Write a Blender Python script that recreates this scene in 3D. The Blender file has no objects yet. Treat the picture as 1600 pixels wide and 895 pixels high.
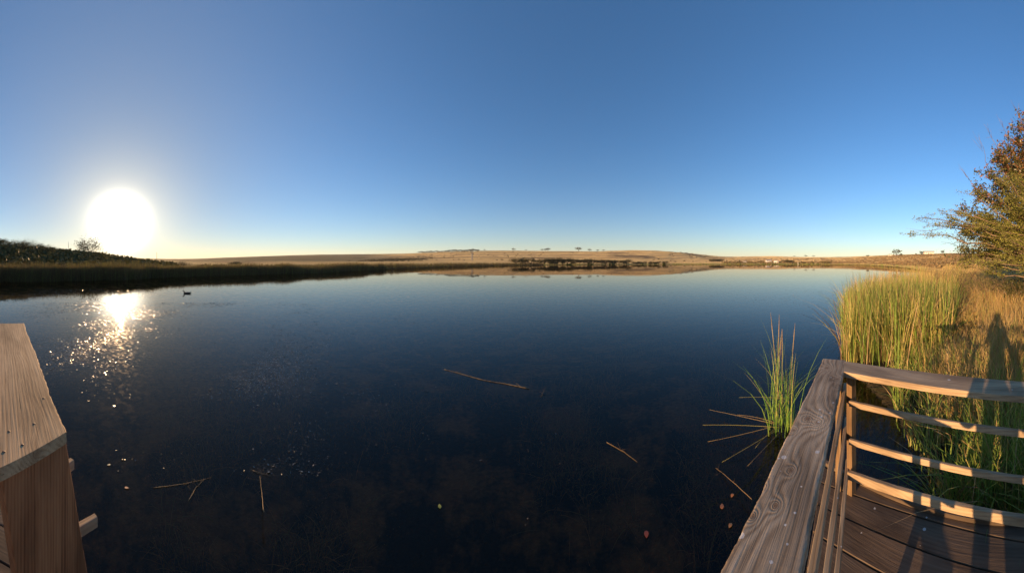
import bpy, bmesh, math, random
import numpy as np
from mathutils import Vector, Matrix
from math import sin, cos, pi, radians, atan2, sqrt, exp

# ------------------------------------------------------------------ camera
S = bpy.context.scene
COL = S.collection
R = 436.0            # pixels per radian of the cylindrical panorama (1600 px wide photograph)
HY = 410.0           # horizon row
CZ = 2.45            # lens above the water
cd = bpy.data.cameras.new('camera')
cam = bpy.data.objects.new('camera', cd)
COL.objects.link(cam)
cam.location = (0, 0, CZ)
cam.rotation_euler = (radians(90), 0, 0)
cd.type = 'PANO'
cd.panorama_type = 'CENTRAL_CYLINDRICAL'
cd.central_cylindrical_range_u_min = -800 / R
cd.central_cylindrical_range_u_max = 800 / R
cd.central_cylindrical_range_v_min = -(895 - HY) / R
cd.central_cylindrical_range_v_max = HY / R
cd.central_cylindrical_radius = 1.0
cd.clip_start = 0.02
cd.clip_end = 30000
S.camera = cam
S.render.engine = 'CYCLES'
S.cycles.max_bounces = 8
S.cycles.transparent_max_bounces = 24
S.cycles.caustics_reflective = False
S.cycles.sample_clamp_indirect = 4
S.cycles.use_denoising = True

# ------------------------------------------------------------------ light
SUN_HEAD = (188 - 800) / R
SUN_EL = math.atan((HY - 348) / R)
sdir = Vector((sin(SUN_HEAD) * cos(SUN_EL), cos(SUN_HEAD) * cos(SUN_EL), sin(SUN_EL)))
sl = bpy.data.lights.new('sun', 'SUN')
sl.energy = 5.0
sl.angle = radians(0.55)
sl.color = (1.0, 0.62, 0.31)
so = bpy.data.objects.new('sun', sl)
COL.objects.link(so)
so.rotation_euler = sdir.to_track_quat('Z', 'Y').to_euler()
so.location = (-30, 5, 20)

W = bpy.data.worlds.new('World')
S.world = W
W.use_nodes = True
wn, wl = W.node_tree.nodes, W.node_tree.links
wn.clear()
wo = wn.new('ShaderNodeOutputWorld')
bg = wn.new('ShaderNodeBackground')
bg.inputs['Strength'].default_value = 0.13
sky = wn.new('ShaderNodeTexSky')
sky.sky_type = 'NISHITA'
sky.sun_disc = False
sky.sun_elevation = SUN_EL
sky.sun_rotation = SUN_HEAD
sky.altitude = 900
sky.air_density = 1.0
sky.dust_density = 0.12
sky.ozone_density = 2.6
tint = wn.new('ShaderNodeMix'); tint.data_type = 'RGBA'; tint.blend_type = 'MULTIPLY'; tint.inputs[0].default_value = 1
tint.inputs[7].default_value = (.70, .95, 1.13, 1)
wl.new(sky.outputs[0], tint.inputs[6]); wl.new(tint.outputs[2], bg.inputs[0])
SUNFADE = True
# bright aureole round the low sun: lens bloom put into the sky, by direction
tc = wn.new('ShaderNodeTexCoord')
dp = wn.new('ShaderNodeVectorMath'); dp.operation = 'DOT_PRODUCT'
nv = wn.new('ShaderNodeVectorMath'); nv.operation = 'NORMALIZE'
wl.new(tc.outputs['Generated'], nv.inputs[0])
wl.new(nv.outputs[0], dp.inputs[0])
dp.inputs[1].default_value = tuple(sdir)
ac = wn.new('ShaderNodeMath'); ac.operation = 'ARCCOSINE'; ac.use_clamp = False
wl.new(dp.outputs['Value'], ac.inputs[0])
def wmath(op, a, b):
    m = wn.new('ShaderNodeMath'); m.operation = op
    for i, v in enumerate((a, b)):
        if isinstance(v, (int, float)): m.inputs[i].default_value = v
        elif v is not None: wl.new(v, m.inputs[i])
    return m.outputs[0]
def gauss(sig, amp, pw=2.0):
    t = wmath('DIVIDE', ac.outputs[0], sig)
    t = wmath('POWER', t, pw)
    t = wmath('MULTIPLY', t, -1.0)
    t = wmath('EXPONENT', t, None)
    return wmath('MULTIPLY', t, amp)
bgs = [bg]
szz = wn.new('ShaderNodeSeparateXYZ'); wl.new(nv.outputs[0], szz.inputs[0])
lowt = wmath('EXPONENT', wmath('DIVIDE', wmath('ABSOLUTE', szz.outputs[2], None), -0.17), None)
tm = wn.new('ShaderNodeMix'); tm.data_type = 'RGBA'; wl.new(lowt, tm.inputs[0])
tm.inputs[6].default_value = (.70, .97, 1.16, 1); tm.inputs[7].default_value = (.86, .74, .70, 1)
wl.new(tm.outputs[2], tint.inputs[7])
wl.new(wmath('MULTIPLY', wmath('SUBTRACT', 1.0, gauss(.60, .80, 1.3)), .128), bg.inputs['Strength'])
for sig, amp, pw, colr in ((0.066, 3.8, 2.1, (1, 0.93, 0.78, 1)), (0.15, 0.50, 1.5, (1, 0.82, 0.50, 1)), (0.50, 0.19, 1.5, (.95, 0.90, 0.72, 1))):
    b = wn.new('ShaderNodeBackground')
    b.inputs[0].default_value = colr
    wl.new(gauss(sig, amp, pw), b.inputs[1])
    bgs.append(b)
# pale dusty air low over the horizon, all round
sz_ = wn.new('ShaderNodeSeparateXYZ'); wl.new(nv.outputs[0], sz_.inputs[0])
low = wmath('EXPONENT', wmath('DIVIDE', wmath('ABSOLUTE', sz_.outputs[2], None), -0.085), None)
b = wn.new('ShaderNodeBackground'); b.inputs[0].default_value = (1, .76, .52, 1); wl.new(wmath('MULTIPLY', low, wmath('SUBTRACT', .20, gauss(.9, .04, 1.5))), b.inputs[1]); bgs.append(b)
cur = bgs[0].outputs[0]
for b in bgs[1:]:
    ad = wn.new('ShaderNodeAddShader')
    wl.new(cur, ad.inputs[0]); wl.new(b.outputs[0], ad.inputs[1])
    cur = ad.outputs[0]
wl.new(cur, wo.inputs['Surface'])

S.view_settings.view_transform = 'Standard'
S.view_settings.look = 'None'
S.view_settings.gamma = 1
S.view_settings.exposure = 0.75
S.view_settings.use_curve_mapping = False

# ------------------------------------------------------------------ helpers
rnd = random.Random(7)
rng = np.random.default_rng(11)

def P(x, y, h=CZ):
    """ground point seen at photo pixel (x, y), h metres below the lens"""
    th = (x - 800) / R; d = h * R / (y - HY)
    return Vector((d * sin(th), d * cos(th), CZ - h))
def H(x, d, z=0.0):
    th = (x - 800) / R
    return Vector((d * sin(th), d * cos(th), z))

def mat(name, color=(.5, .5, .5), rough=.8, spec=.3, noise=None, transl=0.0, transl_col=None):
    """noise = (scale, colour2, lo, hi)"""
    m = bpy.data.materials.new(name); m.use_nodes = True
    nt = m.node_tree; n, l = nt.nodes, nt.links
    b = n['Principled BSDF']
    b.inputs['Base Color'].default_value = (*color, 1)
    b.inputs['Roughness'].default_value = rough
    b.inputs['Specular IOR Level'].default_value = spec
    src = None
    if noise:
        t = n.new('ShaderNodeTexCoord'); nz = n.new('ShaderNodeTexNoise')
        nz.inputs['Scale'].default_value = noise[0]; nz.inputs['Detail'].default_value = 5
        l.new(t.outputs['Object'], nz.inputs['Vector'])
        rp = n.new('ShaderNodeValToRGB')
        rp.color_ramp.elements[0].position = noise[2]; rp.color_ramp.elements[0].color = (*color, 1)
        rp.color_ramp.elements[1].position = noise[3]; rp.color_ramp.elements[1].color = (*noise[1], 1)
        l.new(nz.outputs['Fac'], rp.inputs['Fac']); l.new(rp.outputs[0], b.inputs['Base Color'])
        src = rp.outputs[0]
    if transl > 0:
        tr = n.new('ShaderNodeBsdfTranslucent')
        tr.inputs[0].default_value = (*(transl_col or color), 1)
        if src and not transl_col: l.new(src, tr.inputs[0])
        mx = n.new('ShaderNodeMixShader'); mx.inputs[0].default_value = transl
        l.new(b.outputs[0], mx.inputs[1]); l.new(tr.outputs[0], mx.inputs[2])
        l.new(mx.outputs[0], n['Material Output'].inputs['Surface'])
    return m

def link(name, me, mats=(), parent=None):
    for m in (mats if isinstance(mats, (list, tuple)) else [mats]): me.materials.append(m)
    o = bpy.data.objects.new(name, me); COL.objects.link(o)
    if parent: o.parent = parent
    return o
def tag(o, label=None, cat=None, group=None, kind=None):
    if label: o['label'] = label
    if cat: o['category'] = cat
    if group: o['group'] = group
    if kind: o['kind'] = kind
    return o
def empty(name, loc, label, cat, group=None, rz=0.0):
    o = bpy.data.objects.new(name, None); COL.objects.link(o)
    o.location = loc; o.rotation_euler = (0, 0, rz); o.empty_display_size = .1
    return tag(o, label, cat, group)
def copy_tree(o, parent=None):
    kids = [c for c in COL.objects if c.parent == o]
    c = o.copy(); COL.objects.link(c); c.parent = parent
    for k in kids: copy_tree(k, c)
    return c
def mesh_np(name, co, faces_n, idx, mi=None, smooth=False):
    """co Nx3, idx flat loop indices with faces_n verts per face"""
    me = bpy.data.meshes.new(name)
    co = np.asarray(co, dtype=np.float32); idx = np.asarray(idx, dtype=np.int32).ravel()
    nf = len(idx) // faces_n
    me.vertices.add(len(co)); me.vertices.foreach_set('co', co.ravel())
    me.loops.add(len(idx)); me.loops.foreach_set('vertex_index', idx)
    me.polygons.add(nf)
    me.polygons.foreach_set('loop_start', np.arange(nf, dtype=np.int32) * faces_n)
    me.polygons.foreach_set('loop_total', np.full(nf, faces_n, dtype=np.int32))
    if mi is not None: me.polygons.foreach_set('material_index', np.asarray(mi, dtype=np.int32))
    me.polygons.foreach_set('use_smooth', np.full(nf, smooth))
    me.update(calc_edges=True); me.validate()
    return me

def blades(name, pos, h, w, lean, az, mi, curve=1.6, seg=4):
    """tapered blades: lean = horizontal reach / height; az its heading"""
    pos = np.asarray(pos, float); n = len(pos)
    t = np.linspace(0, 1, seg + 1)[None, :]
    ln = (lean * h)[:, None] * t ** curve
    z = h[:, None] * t * np.sqrt(np.clip(1 - (np.minimum(lean, .95)[:, None] ** 2) * t ** 2 * .6, .1, 1))
    cx = pos[:, 0:1] + np.sin(az)[:, None] * ln
    cy = pos[:, 1:2] + np.cos(az)[:, None] * ln
    cz = pos[:, 2:3] + z
    fa = rng.uniform(0, 2 * pi, n)
    ww = w[:, None] * np.array([.75] + [1 - .75 * (k / seg) ** 2.2 for k in range(1, seg)] + [.08])[None, :] * .5
    twist = fa[:, None] + t * rng.uniform(-.8, .8, n)[:, None]
    dx, dy = np.cos(twist) * ww, np.sin(twist) * ww
    L = np.stack([cx - dx, cy - dy, cz], -1); Rr = np.stack([cx + dx, cy + dy, cz], -1)
    co = np.stack([L, Rr], 2).reshape(n, (seg + 1) * 2, 3)
    base = (np.arange(n) * (seg + 1) * 2)[:, None, None]
    q = np.array([[2 * k, 2 * k + 1, 2 * k + 3, 2 * k + 2] for k in range(seg)])[None]
    return mesh_np(name, co.reshape(-1, 3), 4, (base + q).ravel(), np.repeat(mi, seg))

class Tubes:
    def __init__(s, sides=5): s.v = []; s.f = []; s.m = []; s.sides = sides
    def add(s, pts, rad, mi=0, sides=None):
        k = sides or s.sides; pts = [Vector(p) for p in pts]; b0 = len(s.v)
        for i, p in enumerate(pts):
            d = (pts[min(i + 1, len(pts) - 1)] - pts[max(i - 1, 0)])
            if d.length < 1e-9: d = Vector((0, 0, 1))
            d.normalize()
            a = d.cross(Vector((0, 0, 1)) if abs(d.z) < .9 else Vector((1, 0, 0))).normalized(); b = d.cross(a)
            r = rad[i] if hasattr(rad, '__len__') else rad
            for j in range(k):
                an = 2 * pi * j / k
                s.v.append(p + a * (cos(an) * r) + b * (sin(an) * r))
        for i in range(len(pts) - 1):
            for j in range(k):
                s.f.append((b0 + i * k + j, b0 + i * k + (j + 1) % k, b0 + (i + 1) * k + (j + 1) % k, b0 + (i + 1) * k + j)); s.m.append(mi)
        s.f.append(tuple(b0 + j for j in reversed(range(k)))); s.m.append(mi)
        s.f.append(tuple(b0 + (len(pts) - 1) * k + j for j in range(k))); s.m.append(mi)
    def mesh(s, name, smooth=True):
        me = bpy.data.meshes.new(name); me.from_pydata([tuple(v) for v in s.v], [], s.f)
        me.polygons.foreach_set('material_index', s.m)
        me.polygons.foreach_set('use_smooth', [smooth] * len(s.f)); me.update(); return me

def leaf_quads(name, c, size, mi, flat=0.0, aspect=.45):
    """leaf-shaped quads (rhombs) at points c with random orientation"""
    c = np.asarray(c, float); n = len(c)
    a = rng.normal(size=(n, 3)); a[:, 2] *= (1 - flat); a /= np.linalg.norm(a, axis=1)[:, None]
    b = rng.normal(size=(n, 3)); b[:, 2] *= (1 - flat)
    b -= (a * b).sum(1)[:, None] * a; b /= np.linalg.norm(b, axis=1)[:, None]
    s = np.asarray(size)[:, None] * .5
    co = np.stack([c - a * s, c + b * s * aspect, c + a * s, c - b * s * aspect], 1)
    idx = np.arange(n * 4)
    return mesh_np(name, co.reshape(-1, 3), 4, idx, mi)

# ------------------------------------------------------------------ wood
def wood_mat(name, c1, c2, c3, rough=.8, ring=60, knots=1.0, spots=0.0, bump=.5, stretch=1.0, board=None, seed=0.0, warpk=1.0, wk=.34, knot_at=(), drop_at=()):
    m = bpy.data.materials.new(name); m.use_nodes = True
    nt = m.node_tree; n, l = nt.nodes, nt.links
    b = n['Principled BSDF']; b.inputs['Roughness'].default_value = rough; b.inputs['Specular IOR Level'].default_value = .25
    def M(op, a, c=None, d=None):
        q = n.new('ShaderNodeMath'); q.operation = op
        for i, v in enumerate((a, c, d)):
            if v is None: continue
            if isinstance(v, (int, float)): q.inputs[i].default_value = v
            else: l.new(v, q.inputs[i])
        return q.outputs[0]
    def V(op, a, c):
        q = n.new('ShaderNodeVectorMath'); q.operation = op
        for i, v in enumerate((a, c)):
            if isinstance(v, tuple): q.inputs[i].default_value = v
            else: l.new(v, q.inputs[i])
        return q.outputs[0]
    def noise(vec, sc, det=4, dist=0.0):
        q = n.new('ShaderNodeTexNoise'); q.inputs['Scale'].default_value = sc; q.inputs['Detail'].default_value = det
        q.inputs['Distortion'].default_value = dist; l.new(vec, q.inputs['Vector']); return q.outputs['Fac']
    t = n.new('ShaderNodeTexCoord'); co = V('ADD', t.outputs['Object'], (seed, seed * .37, seed * .71))
    sp = n.new('ShaderNodeSeparateXYZ'); l.new(co, sp.inputs[0])
    off = None
    if board:      # a different piece of timber for every board
        k = M('FLOOR', M('DIVIDE', sp.outputs[1], board))
        off = M('MULTIPLY', k, 7.31)
        cb = n.new('ShaderNodeCombineXYZ'); l.new(off, cb.inputs[0]); l.new(off, cb.inputs[2])
        co = V('ADD', co, cb.outputs[0]); sp = n.new('ShaderNodeSeparateXYZ'); l.new(co, sp.inputs[0])
    # knots pull the grain lines round them
    kv = V('MULTIPLY', co, (2.1 * stretch, 5.5, 5.5))
    vo = n.new('ShaderNodeTexVoronoi'); vo.inputs['Scale'].default_value = 1; vo.inputs['Randomness'].default_value = 1; l.new(kv, vo.inputs['Vector'])
    dist = vo.outputs['Distance']
    kn = M('EXPONENT', M('MULTIPLY', dist, -6.5))
    gv = V('MULTIPLY', co, (1.3 * stretch, 9, 9))
    warp = noise(gv, 1.0, 3)
    g = M('ADD', M('MULTIPLY', M('ADD', sp.outputs[1], M('MULTIPLY', sp.outputs[2], .8)), ring * 2.0), M('MULTIPLY', warp, 26.0 * warpk))
    g = M('ADD', g, M('MULTIPLY', kn, 30.0 * knots))
    loc_ = V('ADD', t.outputs['Object'], (0.0, 0.0, 0.0)); kmask = None; dmask = None
    def spot(x0, y0, rx_, ry_):
        d3 = V('MULTIPLY', V('SUBTRACT', loc_, (x0, y0, 0.0)), (1 / rx_, 1 / ry_, 0.0))
        q = n.new('ShaderNodeVectorMath'); q.operation = 'LENGTH'; l.new(d3, q.inputs[0]); return q.outputs['Value']
    for (x0, y0, r0_) in knot_at:
        d_ = spot(x0, y0, r0_ * 1.35, r0_)
        g = M('ADD', g, M('MULTIPLY', M('EXPONENT', M('MULTIPLY', d_, -.62)), 34.0))
        k_ = M('EXPONENT', M('MULTIPLY', M('POWER', M('ADD', d_, M('MULTIPLY', noise(co, 60, 3), .3)), 2.5), -1.1))
        kmask = k_ if kmask is None else M('MAXIMUM', kmask, k_)
    for (x0, y0, r0_) in drop_at:
        d_ = M('ADD', spot(x0, y0, r0_, r0_), M('MULTIPLY', noise(co, 150, 2), .9))
        k_ = M('LESS_THAN', d_, 1.35); dmask = k_ if dmask is None else M('MAXIMUM', dmask, k_)
    wv = M('ADD', M('MULTIPLY', M('SINE', g), .5), .5)
    fine = noise(V('MULTIPLY', co, (6, 190, 190)), 1.0, 5)
    mid = noise(V('MULTIPLY', co, (2.2, 26, 26)), 1.0, 4, .6)
    big = noise(V('MULTIPLY', co, (2.0, 6, 6)), 1.0, 4)
    f = M('ADD', M('ADD', M('MULTIPLY', wv, wk), (.34 - wk) * .5), M('ADD', M('MULTIPLY', fine, .34), M('MULTIPLY', mid, .5)))
    r = n.new('ShaderNodeValToRGB'); e = r.color_ramp.elements
    e[0].position = .36; e[0].color = (*c1, 1); e[1].position = .86; e[1].color = (*c3, 1)
    x = e.new(.58); x.color = (*c2, 1); l.new(f, r.inputs[0])
    out = r.outputs[0]
    def mixc(fac, a, c, mode='MIX'):
        q = n.new('ShaderNodeMix'); q.data_type = 'RGBA'; q.blend_type = mode
        if isinstance(fac, float): q.inputs[0].default_value = fac
        else: l.new(fac, q.inputs[0])
        for i, v in ((6, a), (7, c)):
            if isinstance(v, tuple): q.inputs[i].default_value = (*v, 1)
            else: l.new(v, q.inputs[i])
        return q.outputs[2]
    st = n.new('ShaderNodeMapRange'); st.inputs[1].default_value = .40; st.inputs[2].default_value = .66; l.new(big, st.inputs[0])
    out = mixc(M('MULTIPLY', st.outputs[0], .62), out, tuple(v * .45 for v in c1))
    kk = n.new('ShaderNodeMapRange'); kk.inputs[1].default_value = .15; kk.inputs[2].default_value = .05; l.new(dist, kk.inputs[0])
    out = mixc(M('MULTIPLY', kk.outputs[0], .75 * min(1, knots)), out, (c1[0] * .5, c1[1] * .38, c1[2] * .3))
    ck = n.new('ShaderNodeMapRange'); ck.inputs[1].default_value = .70; ck.inputs[2].default_value = .76
    l.new(noise(V('MULTIPLY', co, (1.6, 75, 75)), 1.0, 2), ck.inputs[0])
    out = mixc(M('MULTIPLY', ck.outputs[0], .85), out, tuple(v * .2 for v in c1))
    if kmask is not None: out = mixc(M('MULTIPLY', kmask, .72), out, (c1[0] * .75, c1[1] * .55, c1[2] * .42))
    if dmask is not None: out = mixc(M('MULTIPLY', dmask, .8), out, (.66, .64, .60))
    if spots > 0:
        v2 = n.new('ShaderNodeTexVoronoi'); v2.inputs['Scale'].default_value = 13; l.new(V('ADD', co, V('MULTIPLY', co, (.0, .0, .0))), v2.inputs['Vector'])
        sv = n.new('ShaderNodeSeparateColor'); l.new(v2.outputs['Color'], sv.inputs[0])
        on = M('LESS_THAN', sv.outputs[0], spots)
        sz = M('MULTIPLY', M('POWER', sv.outputs[1], 2.0), .17)
        jit = M('MULTIPLY', noise(co, 130, 2), .09)
        inn = M('LESS_THAN', M('ADD', v2.outputs['Distance'], jit), M('ADD', sz, .045))
        out = mixc(M('MULTIPLY', M('MULTIPLY', on, inn), .75), out, (.62, .60, .56))
    l.new(out, b.inputs['Base Color'])
    bp = n.new('ShaderNodeBump'); bp.inputs['Strength'].default_value = bump; bp.inputs['Distance'].default_value = .004
    hh = M('SUBTRACT', M('ADD', f, M('MULTIPLY', fine, .5)), M('MULTIPLY', ck.outputs[0], 1.0))
    l.new(hh, bp.inputs['Height']); l.new(bp.outputs[0], b.inputs['Normal'])
    return m

def plank(name, L, w, t, m, parent, loc, rz, cut0=0.0, cut1=0.0, nseg=40, wear=.0015, rnd_r=.006, rx=0.0, rot=None, seed=1):
    """a board along local X (0..L), y in -w/2..w/2, z in -t..0; cut0/cut1 shift the ends by y"""
    r = np.random.default_rng(seed)
    prof = []
    rr = min(rnd_r, t * .4)
    for (sx, sz) in ((1, 0), (-1, 0), (-1, -1), (1, -1)):
        cy = sx * (w / 2 - rr); cz = -rr if sz == 0 else -t + rr
        a0 = {(1, 0): 0, (-1, 0): 90, (-1, -1): 180, (1, -1): 270}[(sx, sz)]
        for a in (0, 30, 60, 90):
            an = radians(a0 + a); prof.append((cy + cos(an) * rr, cz + sin(an) * rr))
    prof = np.array(prof); k = len(prof)
    xs = np.linspace(0, 1, nseg + 1)
    ph = r.uniform(0, 6, (4, 2))
    co = np.zeros((nseg + 1, k, 3))
    for i, x in enumerate(xs):
        yy = prof[:, 0].copy(); zz = prof[:, 1].copy()
        X = x * L
        for j, fq in enumerate((5.3, 13.7, 31.0, 67.0)):
            amp = wear / (1 + j * .5)
            yy += np.sign(prof[:, 0]) * amp * np.sin(X * fq + ph[j, 0] + np.sign(prof[:, 0]) * ph[j, 1])
        yy += r.normal(0, wear * .35, k); zz += r.normal(0, wear * .03, k)
        co[i, :, 0] = X + (1 - x) * cut0 * yy / w + x * cut1 * yy / w
        co[i, :, 1] = yy; co[i, :, 2] = zz
    v = co.reshape(-1, 3).tolist(); f = []
    for i in range(nseg):
        for j in range(k):
            f.append((i * k + j, (i + 1) * k + j, (i + 1) * k + (j + 1) % k, i * k + (j + 1) % k))
    f.append(tuple(range(k))); f.append(tuple(reversed([nseg * k + j for j in range(k)])))
    me = bpy.data.meshes.new(name); me.from_pydata(v, [], f); me.update()
    bm = bmesh.new(); bm.from_mesh(me); bmesh.ops.recalc_face_normals(bm, faces=bm.faces); bm.to_mesh(me); bm.free()
    o = link(name, me, m, parent)
    if rot is not None: o.matrix_local = Matrix.Translation(loc) @ rot
    else:
        o.location = loc; o.rotation_euler = (rx, 0, rz)
    return o

# ------------------------------------------------------------------ shoreline and terrain
SX = np.array([-2000, -400, -60, 0, 100, 200, 300, 400, 500, 600, 700, 800, 900, 1000, 1150, 1300, 1340, 1400, 1445, 1472, 1480, 1700, 1900, 2600, 3000]) / 1.0
SD = np.array([18, 22, 32, 35, 36.5, 40, 48.5, 54.8, 65, 97, 152, 237, 305, 334, 380, 330, 267, 142, 76, 60, 3.2, 3.0, 3.0, 5, 14])
def shore(x): return np.exp(np.interp(x, SX, np.log(SD)))
near_px = [(1316, 566), (1320, 505), (1342, 468), (1375, 449), (1420, 438), (1470, 431), (1520, 428), (1620, 431), (1700, 500), (1640, 860), (1490, 800), (1455, 740), (1410, 665), (1352, 600)]
near_poly = np.array([P(*p).xy[:] for p in near_px])
def poly_sdf(px, py, poly):
    """positive inside"""
    d = np.full(px.shape, 1e9); ins = np.zeros(px.shape, bool); n = len(poly)
    for i in range(n):
        a, b = poly[i], poly[(i + 1) % n]
        e = b - a; wx, wy = px - a[0], py - a[1]
        t = np.clip((wx * e[0] + wy * e[1]) / (e @ e), 0, 1)
        d = np.minimum(d, np.hypot(wx - e[0] * t, wy - e[1] * t))
        c = ((a[1] <= py) & (b[1] > py)) | ((b[1] <= py) & (a[1] > py))
        with np.errstate(divide='ignore', invalid='ignore'):
            xi = a[0] + (py - a[1]) / (b[1] - a[1]) * e[0]
        ins ^= c & (px < xi)
    return np.where(ins, d, -d)
# ridges: photo column -> (crest row, crest distance)
RX = np.array([-400, 0, 60, 120, 180, 240, 300, 360, 430, 500, 570, 620, 660, 700, 740, 800, 860, 930, 1000, 1040, 1080, 1130, 1170, 1210, 1250, 1290, 1330, 1370, 1410, 1450, 1500, 1600, 1800, 2200])
RY = np.array([384, 386, 388, 394, 401, 404.5, 404.5, 402, 399.5, 397.5, 397, 396.5, 395, 393, 391.5, 391.5, 392, 392.5, 390.5, 392, 395.5, 401.5, 400.5, 400, 401.5, 401.7, 401, 399, 397.5, 396.5, 395.5, 395, 395, 395])
RD = np.array([130, 150, 150, 150, 200, 600, 1700, 2300, 2500, 2500, 2400, 2000, 1500, 1250, 1200, 1200, 1250, 1250, 1350, 1350, 1400, 1900, 2300, 2500, 2300, 2000, 1500, 1000, 700, 600, 480, 420, 380, 300])
# shoulder: the lower ground between the bank and the crest
MX = np.array([-400, 0, 150, 300, 500, 560, 640, 740, 860, 1000, 1130, 1200, 1300, 1400, 1450, 1500, 1600, 2200])
MY = np.array([390, 391, 400, 409, 408.5, 405, 404, 406, 407, 407.5, 409, 408.5, 408, 402, 400, 399, 399, 399])
MD = np.array([60, 70, 90, 160, 300, 700, 700, 600, 650, 650, 900, 1000, 800, 400, 300, 220, 200, 150])
FX = np.arange(-2600, 2800, 4.0)
def smooth_tab(xs, ys, sig):
    f = np.interp(FX, xs, ys); k = np.exp(-.5 * (np.arange(-40, 41) * 4.0 / sig) ** 2); k /= k.sum()
    return np.convolve(np.pad(f, 40, mode='edge'), k, mode='valid')
T_RY, T_RD = smooth_tab(RX, RY, 14), smooth_tab(RX, RD, 34)
T_MY, T_MD = smooth_tab(MX, MY, 22), smooth_tab(MX, MD, 34)
def hnoise(x, y):
    return (np.sin(x * .31 + 1.3 * np.sin(y * .17)) * np.cos(y * .27 + 1.1 * np.sin(x * .21 + .5)) * .5 + np.sin(x * .83 + y * .61 + 2.1 * np.sin(y * .33)) * .25 + np.sin(x * 1.9 - y * 1.3) * .12)
def ground(px, py):
    px = np.asarray(px, float); py = np.asarray(py, float)
    r = np.hypot(px, py) + 1e-6; th = np.arctan2(px, py); X = 800 + th * R
    X = np.where(X < -571 + 0, X + 2 * pi * R, X) if False else X
    s = shore(X); sd = r - s
    npd = poly_sdf(px, py, near_poly)
    land = np.maximum(np.minimum(sd, 60), npd)
    near_r = (X > 1300) | (X < -200)
    bed = -np.clip(.35 + (-land) * .10, .3, 1.6)
    shallow = np.clip((10.5 - r) / 3, 0, 1) * np.clip((X + 100) / 200, 0, 1)
    bed = bed * (1 - shallow) + shallow * np.maximum(bed, -.42 - .14 * hnoise(px * 1.6, py * 1.6) - .05 * hnoise(px * 6, py * 6))
    up = np.where(land < 0, np.maximum(bed, land * .35 - .02), .02 + .35 * (1 - np.exp(-np.clip(land, 0, 60) / 2.5)))
    cr = np.interp(X, FX, T_RD); cz = CZ + (HY - np.interp(X, FX, T_RY)) / R * cr
    mr = np.minimum(np.interp(X, FX, T_MD), cr * .8); mz = CZ + (HY - np.interp(X, FX, T_MY)) / R * mr
    a = np.clip((r - s) / np.maximum(mr - s, 5), 0, 1)
    b = np.clip((r - mr) / np.maximum(cr - mr, 5), 0, 1)
    z = .37 + (mz - .37) * a ** 1.5
    z = np.where(r > mr, mz + (cz - mz) * b ** 1.1, z)
    z = np.where(r > cr, cz - (cz * .25) * np.clip((r - cr) / cr, 0, 1), z)
    amp = np.clip(r / 90, .12, 1.0) * np.clip(land, 0, 8) / 8
    z = z + hnoise(px * .8, py * .8) * .12 * amp + hnoise(px * .04, py * .04) * np.clip(r / 500, 0, 2.2) * .9 * np.clip(1 - np.abs(b - .4), 0, 1)
    out = np.where((land > 0) & (sd > 0), np.minimum(up + 50 * (land > 30), np.maximum(z, .25)) * 0 + np.where(sd < 8, up + (np.maximum(z, .3) - up) * np.clip(sd / 8, 0, 1), z), up + np.where(npd > 0, hnoise(px * 2.2, py * 2.2) * .08 * np.clip(npd, 0, 1), 0))
    return out

def build_terrain():
    th = np.concatenate([np.linspace(-2.1, 2.1, 1500), np.linspace(2.1, 2 * pi - 2.1, 90)[1:-1]])
    rr = np.concatenate([[0.3, .8, 1.3], np.arange(1.8, 16, .22), np.geomspace(16, 90, 95)[0:], np.geomspace(90, 3600, 130)[1:]])
    T, Q = np.meshgrid(th, rr, indexing='ij')
    x, y = np.sin(T) * Q, np.cos(T) * Q
    z = ground(x, y)
    nt_, nr = T.shape
    co = np.stack([x, y, z], -1).reshape(-1, 3)
    i = np.arange(nt_)[:, None]; j = np.arange(nr - 1)[None]
    i2 = (i + 1) % nt_
    q = np.stack([i * nr + j, i * nr + j + 1, i2 * nr + j + 1, i2 * nr + j], -1).reshape(-1, 4)
    return mesh_np('ground', co, 4, q.ravel(), smooth=True)

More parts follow.
